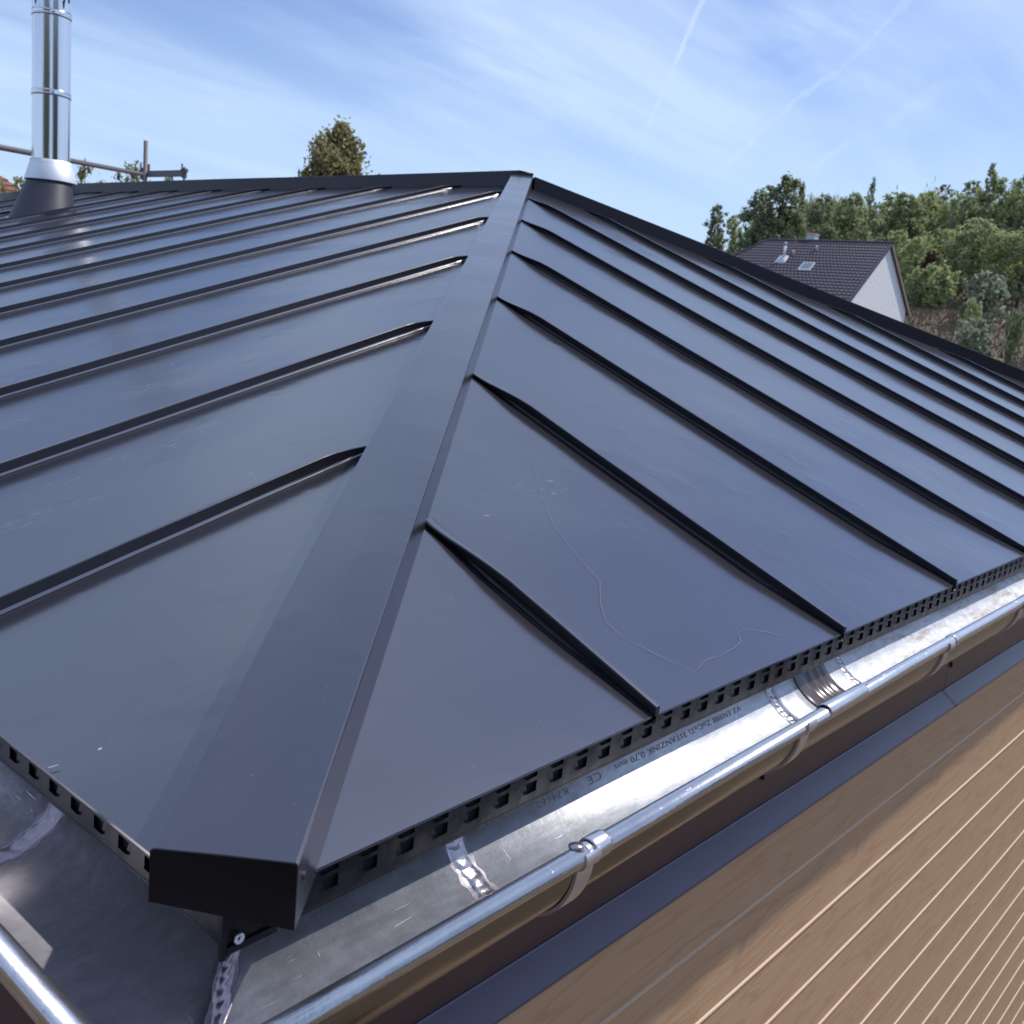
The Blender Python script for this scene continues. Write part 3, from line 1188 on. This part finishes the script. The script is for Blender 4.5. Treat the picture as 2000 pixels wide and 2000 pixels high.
def _grass(t, b):
    n = t.noise(objc(t), .5, 4, .6)
    f = t.noise(objc(t), 9.0, 2, .6)
    c = t.mix(f, (.19, .145, .10), (.27, .21, .145))
    c = t.mix(t.math('MULTIPLY', t.smooth(n, .56, .70), .8), c, (.10, .115, .035))
    t.put(b.inputs['Base Color'], c)


M['grass'] = material('dry_grass', (.2, .15, .1), .9, 0, _grass)
pts = []
while len(pts) < 70000:
    az = rng.uniform(9, 27)
    d = math.sqrt(rng.uniform(40 ** 2, 150 ** 2))
    x, y = CAM[0] + d * math.cos(R_(az)), CAM[1] + d * math.sin(R_(az))
    if 59 < x < 71 and 24 < y < 38:
        continue
    pts.append((x, y, gz(x, y)))
V, F = blades(pts, .24, .05, 5)
g = link('dry_grass', mesh('dry_grass', V, F, M['grass']), None)
g['kind'], g['label'], g['category'] = 'stuff', 'dry brown grass covering the slope below the trees', 'grass'

# ------------------------------------------------------------------ foliage


def leaf_mat(name, c0, c1, c2):
    def f(t, b):
        o = objc(t)
        n = t.noise(o, .9, 3, .6)
        f_ = t.noise(o, 7.0, 2, .6)
        oi = t.new('ShaderNodeObjectInfo').outputs['Random']
        c = t.mix(f_, c0, c1)
        c = t.mix(t.math('MULTIPLY', t.smooth(n, .42, .68), .7), c, c2)
        c = t.mix(t.math('MULTIPLY', oi, .25), c, c0)
        t.put(b.inputs['Base Color'], c)
        b.inputs['Subsurface Weight'].default_value = 0.0
        tr = t.new('ShaderNodeBsdfTranslucent')
        t.put(tr.inputs[0], c)
        ad = t.new('ShaderNodeMixShader')
        ad.inputs[0].default_value = .5
        t.l.new(b.outputs[0], ad.inputs[1])
        t.l.new(tr.outputs[0], ad.inputs[2])
        t.l.new(ad.outputs[0], t.n['Material Output'].inputs[0])
    return material(name, c0, .6, 0, f)


LM = {
    'dark': leaf_mat('dark_leaves', (0.193, 0.230, 0.129), (0.346, 0.399, 0.218), (0.294, 0.336, 0.176)),
    'mid': leaf_mat('mid_leaves', (0.306, 0.348, 0.178), (0.485, 0.549, 0.293), (0.456, 0.498, 0.242)),
    'light': leaf_mat('light_leaves', (0.355, 0.397, 0.184), (0.508, 0.572, 0.284), (0.530, 0.572, 0.263)),
    'olive': leaf_mat('olive_leaves', (0.224, 0.208, 0.101), (0.447, 0.404, 0.202), (0.469, 0.405, 0.192)),
    'grey': leaf_mat('grey_green_leaves', (0.246, 0.284, 0.198), (0.400, 0.443, 0.315), (0.323, 0.377, 0.249)),
    'red': leaf_mat('copper_leaves', (.055, .022, .020), (.085, .034, .028), (.06, .03, .02)),
    'bare': leaf_mat('sparse_twigs', (.10, .095, .075), (.17, .16, .13), (.13, .12, .10)),
}
M['bark'] = material('bark', (.10, .085, .065), .9)
M['birch'] = material('pale_bark', (.34, .32, .29), .9)


def crown_mesh(name, H, R, shape, n_leaf, leaf, seed, mat, gaps=.5, base=.12, fill=1.0):
    """leaf-sized faces gathered in clumps along limbs inside an uneven envelope of height H and radius R"""
    r = np.random.default_rng(seed)
    K = int(85 * fill)
    cent, rad = [], []
    for i in range(K):
        t = base + (1 - base) * ((i + r.uniform(0, 1)) / K)
        if shape == 'top':
            env = min(1.0, max(0.0, (1 - t) / .20) ** .62) * r.uniform(.7, 1.1)
        elif shape == 'cone':
            env = (1 - t) ** .75 * 1.05 + .03
        elif shape == 'column':
            env = math.sin(math.pi * min(1, (t * .86 + .12))) ** .5 * .9
        else:
            env = math.sqrt(max(0, 1 - ((t - .52) / .52) ** 2)) * 1.0 + .04
        a = r.uniform(0, 2 * math.pi)
        q = r.uniform(.15, 1) ** .6 * r.uniform(.65, 1.18)
        cent.append((math.cos(a) * env * R * q, math.sin(a) * env * R * q, t * H))
        rad.append(R * r.uniform(.09, .27) * (.5 + .5 * env))
    cent, rad = np.array(cent), np.array(rad)
    w = rad ** 2
    idx = r.choice(K, n_leaf, p=w / w.sum())
    dirs = r.normal(size=(n_leaf, 3))
    dirs /= np.linalg.norm(dirs, axis=1)[:, None]
    rr = rad[idx] * np.minimum(np.abs(r.normal(0, .66, n_leaf)), 1.5)
    P = cent[idx] + dirs * rr[:, None] * np.array([1, 1, 1.15])
    nrm = dirs + r.normal(size=(n_leaf, 3)) * .7
    nrm /= np.linalg.norm(nrm, axis=1)[:, None]
    t1 = np.cross(nrm, r.normal(size=(n_leaf, 3)))
    t1 /= np.linalg.norm(t1, axis=1)[:, None]
    t2 = np.cross(nrm, t1)
    s = leaf * r.uniform(.55, 1.35, n_leaf)[:, None]
    Q = np.stack([P - t1 * s, P + t2 * s * .62 - t1 * s * .1, P + t1 * s, P - t2 * s * .62 + t1 * s * .1], 1).reshape(-1, 3)
    me = bpy.data.meshes.new(name)
    me.vertices.add(len(Q))
    me.vertices.foreach_set('co', Q.ravel().astype(np.float32))
    me.loops.add(len(Q))
    me.loops.foreach_set('vertex_index', np.arange(len(Q), dtype=np.int32))
    me.polygons.add(n_leaf)
    me.polygons.foreach_set('loop_start', np.arange(0, len(Q), 4, dtype=np.int32))
    me.polygons.foreach_set('loop_total', np.full(n_leaf, 4, dtype=np.int32))
    me.materials.append(mat)
    me.update(calc_edges=True)
    return me, cent


def trunk_mesh(name, H, r0, cent, seed, mat):
    r = random.Random(seed)
    pts = [Vector((0, 0, -.3)), Vector((r.uniform(-.1, .1), r.uniform(-.1, .1), H * .3)), Vector((r.uniform(-.15, .15), r.uniform(-.15, .15), H * .62)), Vector((0, 0, H * .94))]
    rad = [r0, r0 * .75, r0 * .45, r0 * .12]
    rings = []
    for p, q in zip(pts, rad):
        rings.append([(p.x + q * math.cos(i * math.pi / 4), p.y + q * math.sin(i * math.pi / 4), p.z) for i in range(8)])
    out = [loft(rings)]
    for c in cent[::3]:
        c = Vector(c)
        s = Vector((0, 0, max(H * .15, c.z - .28 * H)))
        out.append(tube(s, c, r0 * .26, 5, r0 * .06))
    V, F = join(*out)
    return mesh(name, V, F, mat, True)


PROTO = {}


def tree_data(kind, shape, mat, bark='bark', n=3600, leaf=.16, H=10, R=2.2, seed=1, gaps=.5, base=.12, fill=1.0):
    key = (kind, seed)
    if key not in PROTO:
        me, cent = crown_mesh(kind + '_crown', H, R, shape, n, leaf, seed, LM[mat], gaps, base, fill)
        PROTO[key] = (me, trunk_mesh(kind + '_trunk', H, .16 * H / 10, cent, seed, M[bark]))
    return PROTO[key]


def plant(name, label, cat, az, dist, el_top, width, data, H, Rw, group=None, sink=0.0, ground=None):
    """stand a copy of a tree so that its top reaches the given elevation"""
    x = CAM[0] + dist * math.cos(R_(az))
    y = CAM[1] + dist * math.sin(R_(az))
    z0 = gz(x, y) if ground is None else ground
    zt_ = CAM[2] + dist * math.tan(R_(el_top))
    sc = (zt_ - z0) / H
    rw = dist * math.tan(R_(width / 2)) / Rw
    o = thing(name, label, cat, group, (x, y, z0))
    o.rotation_euler = (0, 0, random.uniform(0, 6.28))
    o.scale = (rw, rw, sc)
    crown, trunk = data
    link('crown', crown, o)
    link('trunk', trunk, o)
    return o


GW = 'trees along the wooded slope'
mk = tree_data
plant('broadleaf_tree', 'olive-green leafy treetop showing above the middle of the left ridge', 'tree', 51.3, 30, 9.25, 5.2,
      mk('olive', 'top', 'olive', n=20000, leaf=.085, H=10, R=1.9, seed=27, fill=3.4, base=.5), 10, 1.9)
plant('shrub', 'small leafy tip beside the olive treetop, touching the ridge', 'tree', 53.4, 30, 6.75, 1.1, mk('olive_small', 'top', 'olive', n=5000, leaf=.07, H=8, R=1.4, seed=22), 8, 1.4)
plant('broadleaf_tree', 'low treetop just right of the flue behind the ridge', 'tree', 64.1, 34, 5.5, 2.6, mk('lt1', 'top', 'olive', n=10000, leaf=.075, H=8, R=1.8, seed=23), 8, 1.8, 'treetops behind the scaffold')
plant('broadleaf_tree', 'wide low treetop behind the scaffold rail left of the post', 'tree', 62.0, 38, 5.75, 4.2, mk('lt2', 'top', 'dark', n=11000, leaf=.085, H=8, R=2.6, seed=24), 8, 2.6, 'treetops behind the scaffold')
plant('broadleaf_tree', 'low treetop showing under the short scaffold ledger', 'tree', 60.0, 40, 5.6, 2.4, mk('lt3', 'top', 'dark', n=9000, leaf=.085, H=8, R=2.0, seed=25), 8, 2.0, 'treetops behind the scaffold')
plant('broadleaf_tree', 'bushy olive treetop between the flue and the red roof', 'tree', 67.0, 32, 4.55, 3.0, mk('lt4', 'top', 'olive', n=10000, leaf=.075, H=8, R=2.0, seed=26), 8, 2.0, 'treetops behind the scaffold')
# either side of the light gap left of the neighbour's house
plant('poplar_tree', 'dark upright tree, left one of the small pair beside the house roof', 'tree', 30.45, 105, 7.1, 1.55, mk('mid_col', 'column', 'dark', n=9000, leaf=.15, H=10, R=2.0, seed=31, fill=1.2), 10, 2.0, GW)
plant('broadleaf_tree', 'light green tree, right one of the small pair beside the house roof', 'tree', 29.45, 103, 6.65, 1.45, mk('light_col', 'column', 'light', n=8000, leaf=.15, H=10, R=2.0, seed=32), 10, 2.0, GW)
spec = [
    # az, dist, el, width, kind key, label
    (28.35, 98, 7.95, 1.5, 'dark_a', 'dark airy tree at the left end of the tall dark clump behind the house'),
    (27.10, 99, 8.72, 1.9, 'dark_b', 'tallest dark broad tree straight behind the metal flue of the house'),
    (26.15, 101, 8.45, 1.0, 'dark_c', 'slim dark tree at the right of the tall dark clump'),
    (24.95, 108, 7.90, 1.5, 'dark_d', 'dark rounded tree above the white chimney of the house'),
    (24.10, 112, 7.72, 1.1, 'mid_a', 'thin-topped tree right of the white chimney of the house'),
    (23.35, 112, 8.10, 1.4, 'mid_b', 'leafy tree behind the right half of the house ridge'),
    (22.58, 120, 8.95, .75, 'spire', 'narrow spire-topped tree rising behind the house gable'),
    (22.10, 116, 7.75, 1.2, 'mid_a', 'fuzzy tree just right of the narrow spire'),
    (21.35, 118, 8.30, 1.5, 'mid_c', 'green tree behind the point of the gable'),
    (20.50, 118, 8.15, 1.2, 'mid_b', 'green tree above the gable verge'),
    (19.80, 120, 8.38, 1.3, 'light_a', 'light green tree in the middle of the slope wood'),
    (19.05, 132, 8.78, 1.2, 'bare', 'grey half-bare tree poking out of the wood'),
    (18.50, 120, 8.45, 1.0, 'mid_a', 'pointed tree next to the grey half-bare one'),
    (17.80, 124, 8.95, 1.2, 'mid_c', 'tree on the left shoulder of the tallest one at the right'),
    (17.02, 122, 9.75, 1.3, 'tall', 'tallest spiky tree near the right edge of the view'),
    (16.25, 121, 9.15, 1.2, 'mid_b', 'tall tree just right of the spiky tallest one'),
    (15.45, 119, 9.30, 1.4, 'light_a', 'light leafy tree cut by the right edge of the view'),
    (14.4, 119, 9.2, 1.4, 'mid_c', 'tree standing just past the right edge of the view'),
]
KD = {
    'dark_a': mk('dark_a', 'column', 'dark', n=8500, leaf=.14, H=10, R=2.2, seed=41, fill=1.2),
    'dark_b': mk('dark_b', 'column', 'dark', n=12000, leaf=.15, H=10, R=2.2, seed=42, fill=1.5),
    'dark_c': mk('dark_c', 'cone', 'dark', n=7000, leaf=.14, H=10, R=2.2, seed=43),
    'dark_d': mk('dark_d', 'column', 'dark', n=8500, leaf=.14, H=10, R=2.2, seed=44),
    'mid_a': mk('mid_a', 'column', 'mid', 'birch', n=6500, leaf=.14, H=10, R=2.2, seed=45),
    'mid_b': mk('mid_b', 'ball', 'mid', n=10000, leaf=.15, H=10, R=2.2, seed=46, fill=1.2),
    'mid_c': mk('mid_c', 'column', 'mid', 'birch', n=9500, leaf=.145, H=10, R=2.2, seed=47, fill=1.2),
    'spire': mk('spire', 'cone', 'dark', n=6000, leaf=.13, H=10, R=2.2, seed=48),
    'light_a': mk('light_a', 'column', 'light', 'birch', n=9500, leaf=.15, H=10, R=2.2, seed=49, fill=1.2),
    'bare': mk('bare', 'column', 'bare', 'birch', n=1500, leaf=.18, H=10, R=2.2, seed=50),
    'tall': mk('tall', 'cone', 'mid', 'birch', n=8000, leaf=.14, H=10, R=2.2, seed=51, fill=1.3),
}
for az, d, el, w_, kd, lb in spec:
    plant('broadleaf_tree', lb, 'tree', az, d, el, w_ * 1.7, KD[kd], 10, 2.2, GW)
# nearer, lower and lighter growth in front of the wood
near = [
    (20.9, 104, 6.4, 1.6, 'light_a', 'light green tree directly right of the house gable'),
    (19.8, 100, 6.1, 2.0, 'light_b', 'round light green tree above the red-leaved shrub'),
    (18.5, 98, 6.6, 2.2, 'light_b', 'broad bright tree in the middle of the lower row'),
    (17.2, 96, 7.2, 2.3, 'mid_b', 'large bushy green tree at the top of the grey-green bush'),
    (15.9, 95, 6.6, 2.0, 'light_b', 'bright bushy tree low at the right edge of the view'),
    (14.8, 94, 6.9, 2.0, 'mid_b', 'green bushy tree filling the lower right edge of the wood'),
]
KD['light_b'] = mk('light_b', 'ball', 'light', n=12000, leaf=.14, H=8, R=2.4, seed=60, base=.0, fill=1.5)
for az, d, el, w_, kd, lb in near:
    HH, RR = (8, 2.4) if kd == 'light_b' else (10, 2.2)
    plant('broadleaf_tree', lb, 'tree', az, d, el, w_ * 1.15, KD[kd], HH, RR, GW)
bsh = [
    (19.25, 92, 5.35, .75, 'copper_bush', 'red', 'small dark red-leaved shrub at the foot of the wood'),
    (18.75, 90, 4.75, 1.7, 'yellow_bush', 'light', 'yellow-green low bush right of the red shrub'),
    (19.75, 90, 4.5, 1.0, 'mid_bush', 'mid', 'small green bush left of the red shrub'),
    (16.35, 84, 4.55, 1.9, 'grey_bush', 'grey', 'large grey-green bush on the brown slope'),
    (16.75, 72, 3.1, .9, 'low_bush_a', 'light', 'small yellow-green bush below the grey-green one'),
    (16.45, 68, 2.2, 1.5, 'low_bush_b', 'grey', 'low spreading grey-green bush on the lower slope'),
    (14.7, 72, 2.7, .8, 'low_bush_c', 'dark', 'dark bush at the right edge on the slope'),
    (15.3, 60, .35, 1.1, 'low_bush_d', 'light', 'yellowish patch of weeds low on the slope'),
]
for i, (az, d, el, w_, nm, mt, lb) in enumerate(bsh):
    plant('bush', lb, 'bush', az, d, el, w_ * 1.2, mk(nm, 'ball', mt, n=3000, leaf=.15, H=3, R=1.5, seed=80 + i, base=.0), 3, 1.5, 'bushes on the brown slope')

# the far mass of the wood behind the trees one can tell apart
crowns = []
me_far, _ = crown_mesh('far_wood', 1, 1, 'ball', 5000, .055, 99, LM['mid'])
Q = np.empty(len(me_far.vertices) * 3, dtype=np.float32)
me_far.vertices.foreach_get('co', Q)
Q = Q.reshape(-1, 3)
allq = []
for i in range(46):
    az = 13.5 + (31 - 13.5) * (i + rng.uniform(0, 1)) / 46
    d = rng.uniform(118, 150)
    if az > 28.2:
        continue
    el = 7.2 if az > 20 else 7.7
    if az > 27.6:
        el = 6.0
    el += rng.uniform(-.8, .5)
    x, y = CAM[0] + d * math.cos(R_(az)), CAM[1] + d * math.sin(R_(az))
    z0 = gz(x, y)
    H_ = CAM[2] + d * math.tan(R_(el)) - z0
    a = rng.uniform(0, 6.28)
    c_, s_ = math.cos(a), math.sin(a)
    w_ = rng.uniform(1.5, 2.3)
    P = Q * np.array([w_, w_, H_])
    P = np.stack([P[:, 0] * c_ - P[:, 1] * s_ + x, P[:, 0] * s_ + P[:, 1] * c_ + y, P[:, 2] + z0], 1)
    allq.append(P)
A = np.concatenate(allq)
me = bpy.data.meshes.new('far_wood')
nq = len(A) // 4
me.vertices.add(len(A))
me.vertices.foreach_set('co', A.ravel().astype(np.float32))
me.loops.add(len(A))
me.loops.foreach_set('vertex_index', np.arange(len(A), dtype=np.int32))
me.polygons.add(nq)
me.polygons.foreach_set('loop_start', np.arange(0, len(A), 4, dtype=np.int32))
me.polygons.foreach_set('loop_total', np.full(nq, 4, dtype=np.int32))
me.materials.append(LM['mid'])
me.update(calc_edges=True)
wd = link('far_wood', me, None)
wd['kind'], wd['label'], wd['category'] = 'stuff', 'dense green wood filling in behind the single trees on the slope', 'wood'

# ------------------------------------------------------------------ neighbour's house


def _tile(t, b):
    o = objc(t)
    n = t.noise(o, 2.2, 4, .6)
    t.put(b.inputs['Base Color'], t.mix(n, (.046, .037, .054), (.075, .062, .086)))


M['tile'] = material('dark_roof_tiles', (.07, .06, .075), .55, 0, _tile)
M['render'] = material('white_render', (.82, .82, .82), .9, 0, lambda t, b: bump(t, b, t.noise(objc(t), 4, 4), .02))
M['verge'] = material('brown_verge', (.26, .20, .17), .7)
M['white'] = material('white_paint', (.55, .55, .58), .6)
M['clay'] = material('clay_pot', (.25, .085, .045), .8)
M['glass'] = material('skylight_glass', (.25, .28, .33), .15, .5)
hx, hy, hz_ = CAM[0] + 65.0, CAM[1] + 25.36, CAM[2] + 7.04
house = thing('house', "neighbour's house with dark tiled roof and white gable on the slope at right", 'house')
S1, S2 = .762, .80
Lr = 8.59
EX = 7.0                                        # eave distance in front


def fr(u, v, h=0.0):                            # front slope: u down the slope (horizontal), v along the ridge
    return (hx - u, hy + v, hz_ - S1 * u + h)


# front slope as tile courses with a rolled profile
V, F = [], []
course = .34
nc = int(EX / .27)
nw = 44
for c_ in range(nc):
    u0, u1 = c_ * .27, (c_ + 1) * .27
    vend = Lr + 1.25 * u1 * .68
    m = nw * 4
    k0 = len(V)
    for (u, h) in ((u0, .0), (u1, .055), (u1, .0)):
        for i in range(m + 1):
            v = -.16 + (vend + .16) * i / m
            roll = .028 * (abs(math.sin(math.pi * i / 4)) ** .8)
            V.append(fr(u, v, h + (roll if h > 0 else roll * .9)))
    for r_ in range(2):
        for i in range(m):
            a = k0 + r_ * (m + 1) + i
            F.append((a, a + 1, a + m + 2, a + m + 1))
hr = link('roof', mesh('roof', V, F, M['tile']), house)
hr['kind'] = 'stuff'
V, F = [], []
V = [(hx, hy - .16, hz_), (hx, hy + Lr, hz_), (hx + 5.3, hy + Lr + 3, hz_ - S2 * 5.3), (hx + 5.3, hy - .16, hz_ - S2 * 5.3)]
part('rear_slope', house, V, [(0, 1, 2, 3)], M['tile'])
V, F = polytube([(hx, hy - .3, hz_ + .03), (hx, hy + Lr, hz_ + .03)], .09, 8)
part('ridge_tiles', house, V, F, M['tile'])
V, F = polytube([(hx, hy + Lr, hz_ + .03), fr(2.2, Lr + 1.9, .05), fr(6, Lr + 5.1, .05)], .09, 8)
part('hip_tiles', house, V, F, M['tile'])
# gable wall
th = .3
V = []
for dy in (0, th):
    V += [(hx - 5.6, hy + dy, -1.5), (hx - 5.6, hy + dy, hz_ - S1 * 5.6 - .12), (hx, hy + dy, hz_ - .12), (hx + 4.75, hy + dy, hz_ - S2 * 4.75 - .12), (hx + 4.75, hy + dy, -1.5)]
F = [(0, 1, 2, 3, 4)[::-1], (5, 6, 7, 8, 9)] + [(i, (i + 1) % 5, (i + 1) % 5 + 5, i + 5) for i in range(5)]
part('gable_wall', house, V, F, M['render'])
V, F = join(box((hx - 5.6, hy + th, -1.5), (hx - 5.3, hy + Lr + 3, hz_ - S1 * 5.6 - .1)), box((hx + 4.45, hy + th, -1.5), (hx + 4.75, hy + Lr + 2, hz_ - S2 * 4.75 - .1)),
            box((hx - 5.3, hy + Lr + 2, -1.5), (hx + 4.45, hy + Lr + 2.3, hz_ - 4)))
part('side_wall', house, V, F, M['render'])
for sg, s_, l_, nm in ((-1, S1, 6.2, 'front'), (1, S2, 5.25, 'rear')):
    ring = lambda q: [(hx + sg * q, hy - .20, hz_ - s_ * q + .06), (hx + sg * q, hy - .10, hz_ - s_ * q + .06), (hx + sg * q, hy - .10, hz_ - s_ * q - .17), (hx + sg * q, hy - .20, hz_ - s_ * q - .17)]
    V, F = loft([ring(0), ring(l_)])
    part('verge_board', house, V, F, M['verge'] if sg > 0 else M['tile'])
# chimney, pot, flue, skylight, antenna pole, vents
p = Vector((hx + .5, 0, 0))
yc = CAM[1] + (p.x - CAM[0]) * math.tan(R_(25.26))
V, F = join(box((p.x - .3, yc - .30, hz_ - .8), (p.x + .3, yc + .30, hz_ + .46)), box((p.x - .34, yc - .34, hz_ + .46), (p.x + .34, yc + .34, hz_ + .53)))
ch = part('chimney', house, V, F, M['white'])
V, F = tube((p.x, yc + .02, hz_ + .53), (p.x, yc + .02, hz_ + .83), .12, 12, .10)
link('pot', mesh('pot', V, F, M['clay'], True), ch)


def on_front(az, up_=0.0, guess=None, el=None):
    """where the line of sight at this bearing and elevation meets the front slope"""
    a, e_ = R_(az), R_(el)
    dx, dy, dz_ = math.cos(a), math.sin(a), math.tan(e_)
    # CAM.z + t dz = hz - S1*(hx - (CAM.x + t dx))
    t = (hz_ - S1 * hx + S1 * CAM[0] - CAM[2]) / (dz_ - S1 * dx)
    return Vector((CAM[0] + t * dx, CAM[1] + t * dy, CAM[2] + t * dz_))


b0 = on_front(26.6, el=4.55)
hgt = b0.x - CAM[0]
dist = math.hypot(b0.x - CAM[0], b0.y - CAM[1])
V, F = tube(b0, (b0.x, b0.y, CAM[2] + dist * math.tan(R_(5.36))), .09, 12)
fl = part('flue_pipe', house, V, F, M['cone'], True)
V, F = tube((b0.x, b0.y, b0.z + 1.0), (b0.x, b0.y, b0.z + 1.12), .17, 12, .05)
link('cowl', mesh('cowl', V, F, M['white'], True), fl)
V, F = loft([[tuple(b0 + Vector((x, y, S1 * x + .06))) for x, y in ((-.42, -.3), (.2, -.3), (.2, .45), (-.42, .45))],
                  [tuple(b0 + Vector((x, y, S1 * x + .20))) for x, y in ((-.2, -.12), (.12, -.12), (.12, .16), (-.2, .16))]])
link('flashing', mesh('flashing', V, F, M['white']), fl)
b1 = on_front(26.1, el=5.0)
d1 = math.hypot(b1.x - CAM[0], b1.y - CAM[1])
V, F = tube(b1, (b1.x, b1.y, CAM[2] + d1 * math.tan(R_(5.78))), .05, 8)
part('antenna_pole', house, V, F, M['verge'])
s0 = on_front(25.35, el=4.2)
rr = [Vector((-.35, -.42)), Vector((.35, -.42)), Vector((.35, .42)), Vector((-.35, .42))]
V, F = loft([[tuple(s0 + Vector((q.x, q.y, S1 * q.x + .0))) for q in rr], [tuple(s0 + Vector((q.x, q.y, S1 * q.x + .13))) for q in rr]])
sk = part('skylight', house, V, F, M['white'])
V, F = loft([[tuple(s0 + Vector((q.x * .8, q.y * .8, S1 * q.x * .8 + .12))) for q in rr], [tuple(s0 + Vector((q.x * .8, q.y * .8, S1 * q.x * .8 + .137))) for q in rr]])
link('pane', mesh('pane', V, F, M['glass']), sk)
for az, el in ((24.94, 5.18), (26.11, 4.87)):
    q = on_front(az, el=el)
    V, F = tube(q, q + Vector((-.08, 0, .22)), .09, 8)
    part('roof_vent', house, V, F, M['white'])

# ------------------------------------------------------------------ red-roofed house at the far left
def _red(t, b):
    o = objc(t)
    t.put(b.inputs['Base Color'], t.mix(t.noise(o, 1.6, 5, .6), (.20, .075, .05), (.34, .15, .10)))


M['redtile'] = material('red_roof_tiles', (.3, .1, .07), .8, 0, _red)
c0 = from_dir(68.35, 4.75, 46)
red = thing('house', 'red tiled house roof cut off by the left edge of the view', 'house')
V, F = [], []
nr_, L_ = 20, 9.0
dirv = Vector((math.cos(R_(68)), math.sin(R_(68)), 0))
side = Vector((math.sin(R_(68)), -math.cos(R_(68)), 0))
for i in range(nr_):
    a0, a1 = i * .33, (i + 1) * .33
    k = len(V)
    for q, h in ((a0, 0), (a1, .05), (a1, 0)):
        for s in (-9.0, q * .95):
            P = c0 - dirv * q * .9 + side * s + Vector((0, 0, -.62 * q + h))
            V.append(tuple(P))
    F += [(k, k + 1, k + 3, k + 2), (k + 2, k + 3, k + 5, k + 4)]
rt = link('roof', mesh('roof', V, F, M['redtile']), red)
rt['kind'] = 'stuff'
P = c0 - dirv * 2.5 + Vector((0, 0, -4))
V, F = box((-6, -3, -4), (0, 3, 1.2))
Mx = Matrix.Translation(c0 + Vector((0, 0, -4.5)) - side * 1.5 + dirv * 2) @ Matrix.Rotation(R_(68 - 90), 4, 'Z')
V = [tuple(Mx @ Vector(v)) for v in V]
part('wall', red, V, F, M['render'])

# unseen trees added behind the viewer to mirror dark upright bands in the flue
allq = []
belt = [(a, 46 + (a * 7) % 5, 16.5 + (a * 13) % 3, 3.4) for a in range(195, 234, 4)] + [(a, 50 + (a * 7) % 5, 16.5 + (a * 5) % 3, 3.4) for a in range(259, 288, 4)]
for az, d, top_, w_ in belt:
    x, y = CAM[0] + d * math.cos(R_(az)), CAM[1] + d * math.sin(R_(az))
    P = Q * np.array([w_, w_, top_]) + np.array([x, y, -3.0])
    allq += [P, (Q * np.array([-w_ * .8, w_ * .8, top_ * .9]) + np.array([x + .3, y - .2, -3.0]))]
A = np.concatenate(allq)
me = bpy.data.meshes.new('unseen_tree_belt')
nq = len(A) // 4
me.vertices.add(len(A))
me.vertices.foreach_set('co', A.ravel().astype(np.float32))
me.loops.add(len(A))
me.loops.foreach_set('vertex_index', np.arange(len(A), dtype=np.int32))
me.polygons.add(nq)
me.polygons.foreach_set('loop_start', np.arange(0, len(A), 4, dtype=np.int32))
me.polygons.foreach_set('loop_total', np.full(nq, 4, dtype=np.int32))
me.materials.append(LM['dark'])
me.update(calc_edges=True)
tb = link('unseen_tree_belt', me, None)
tb['kind'], tb['label'], tb['category'] = 'stuff', 'unseen belt of tall dark trees added behind the viewer for the flue to mirror', 'wood'
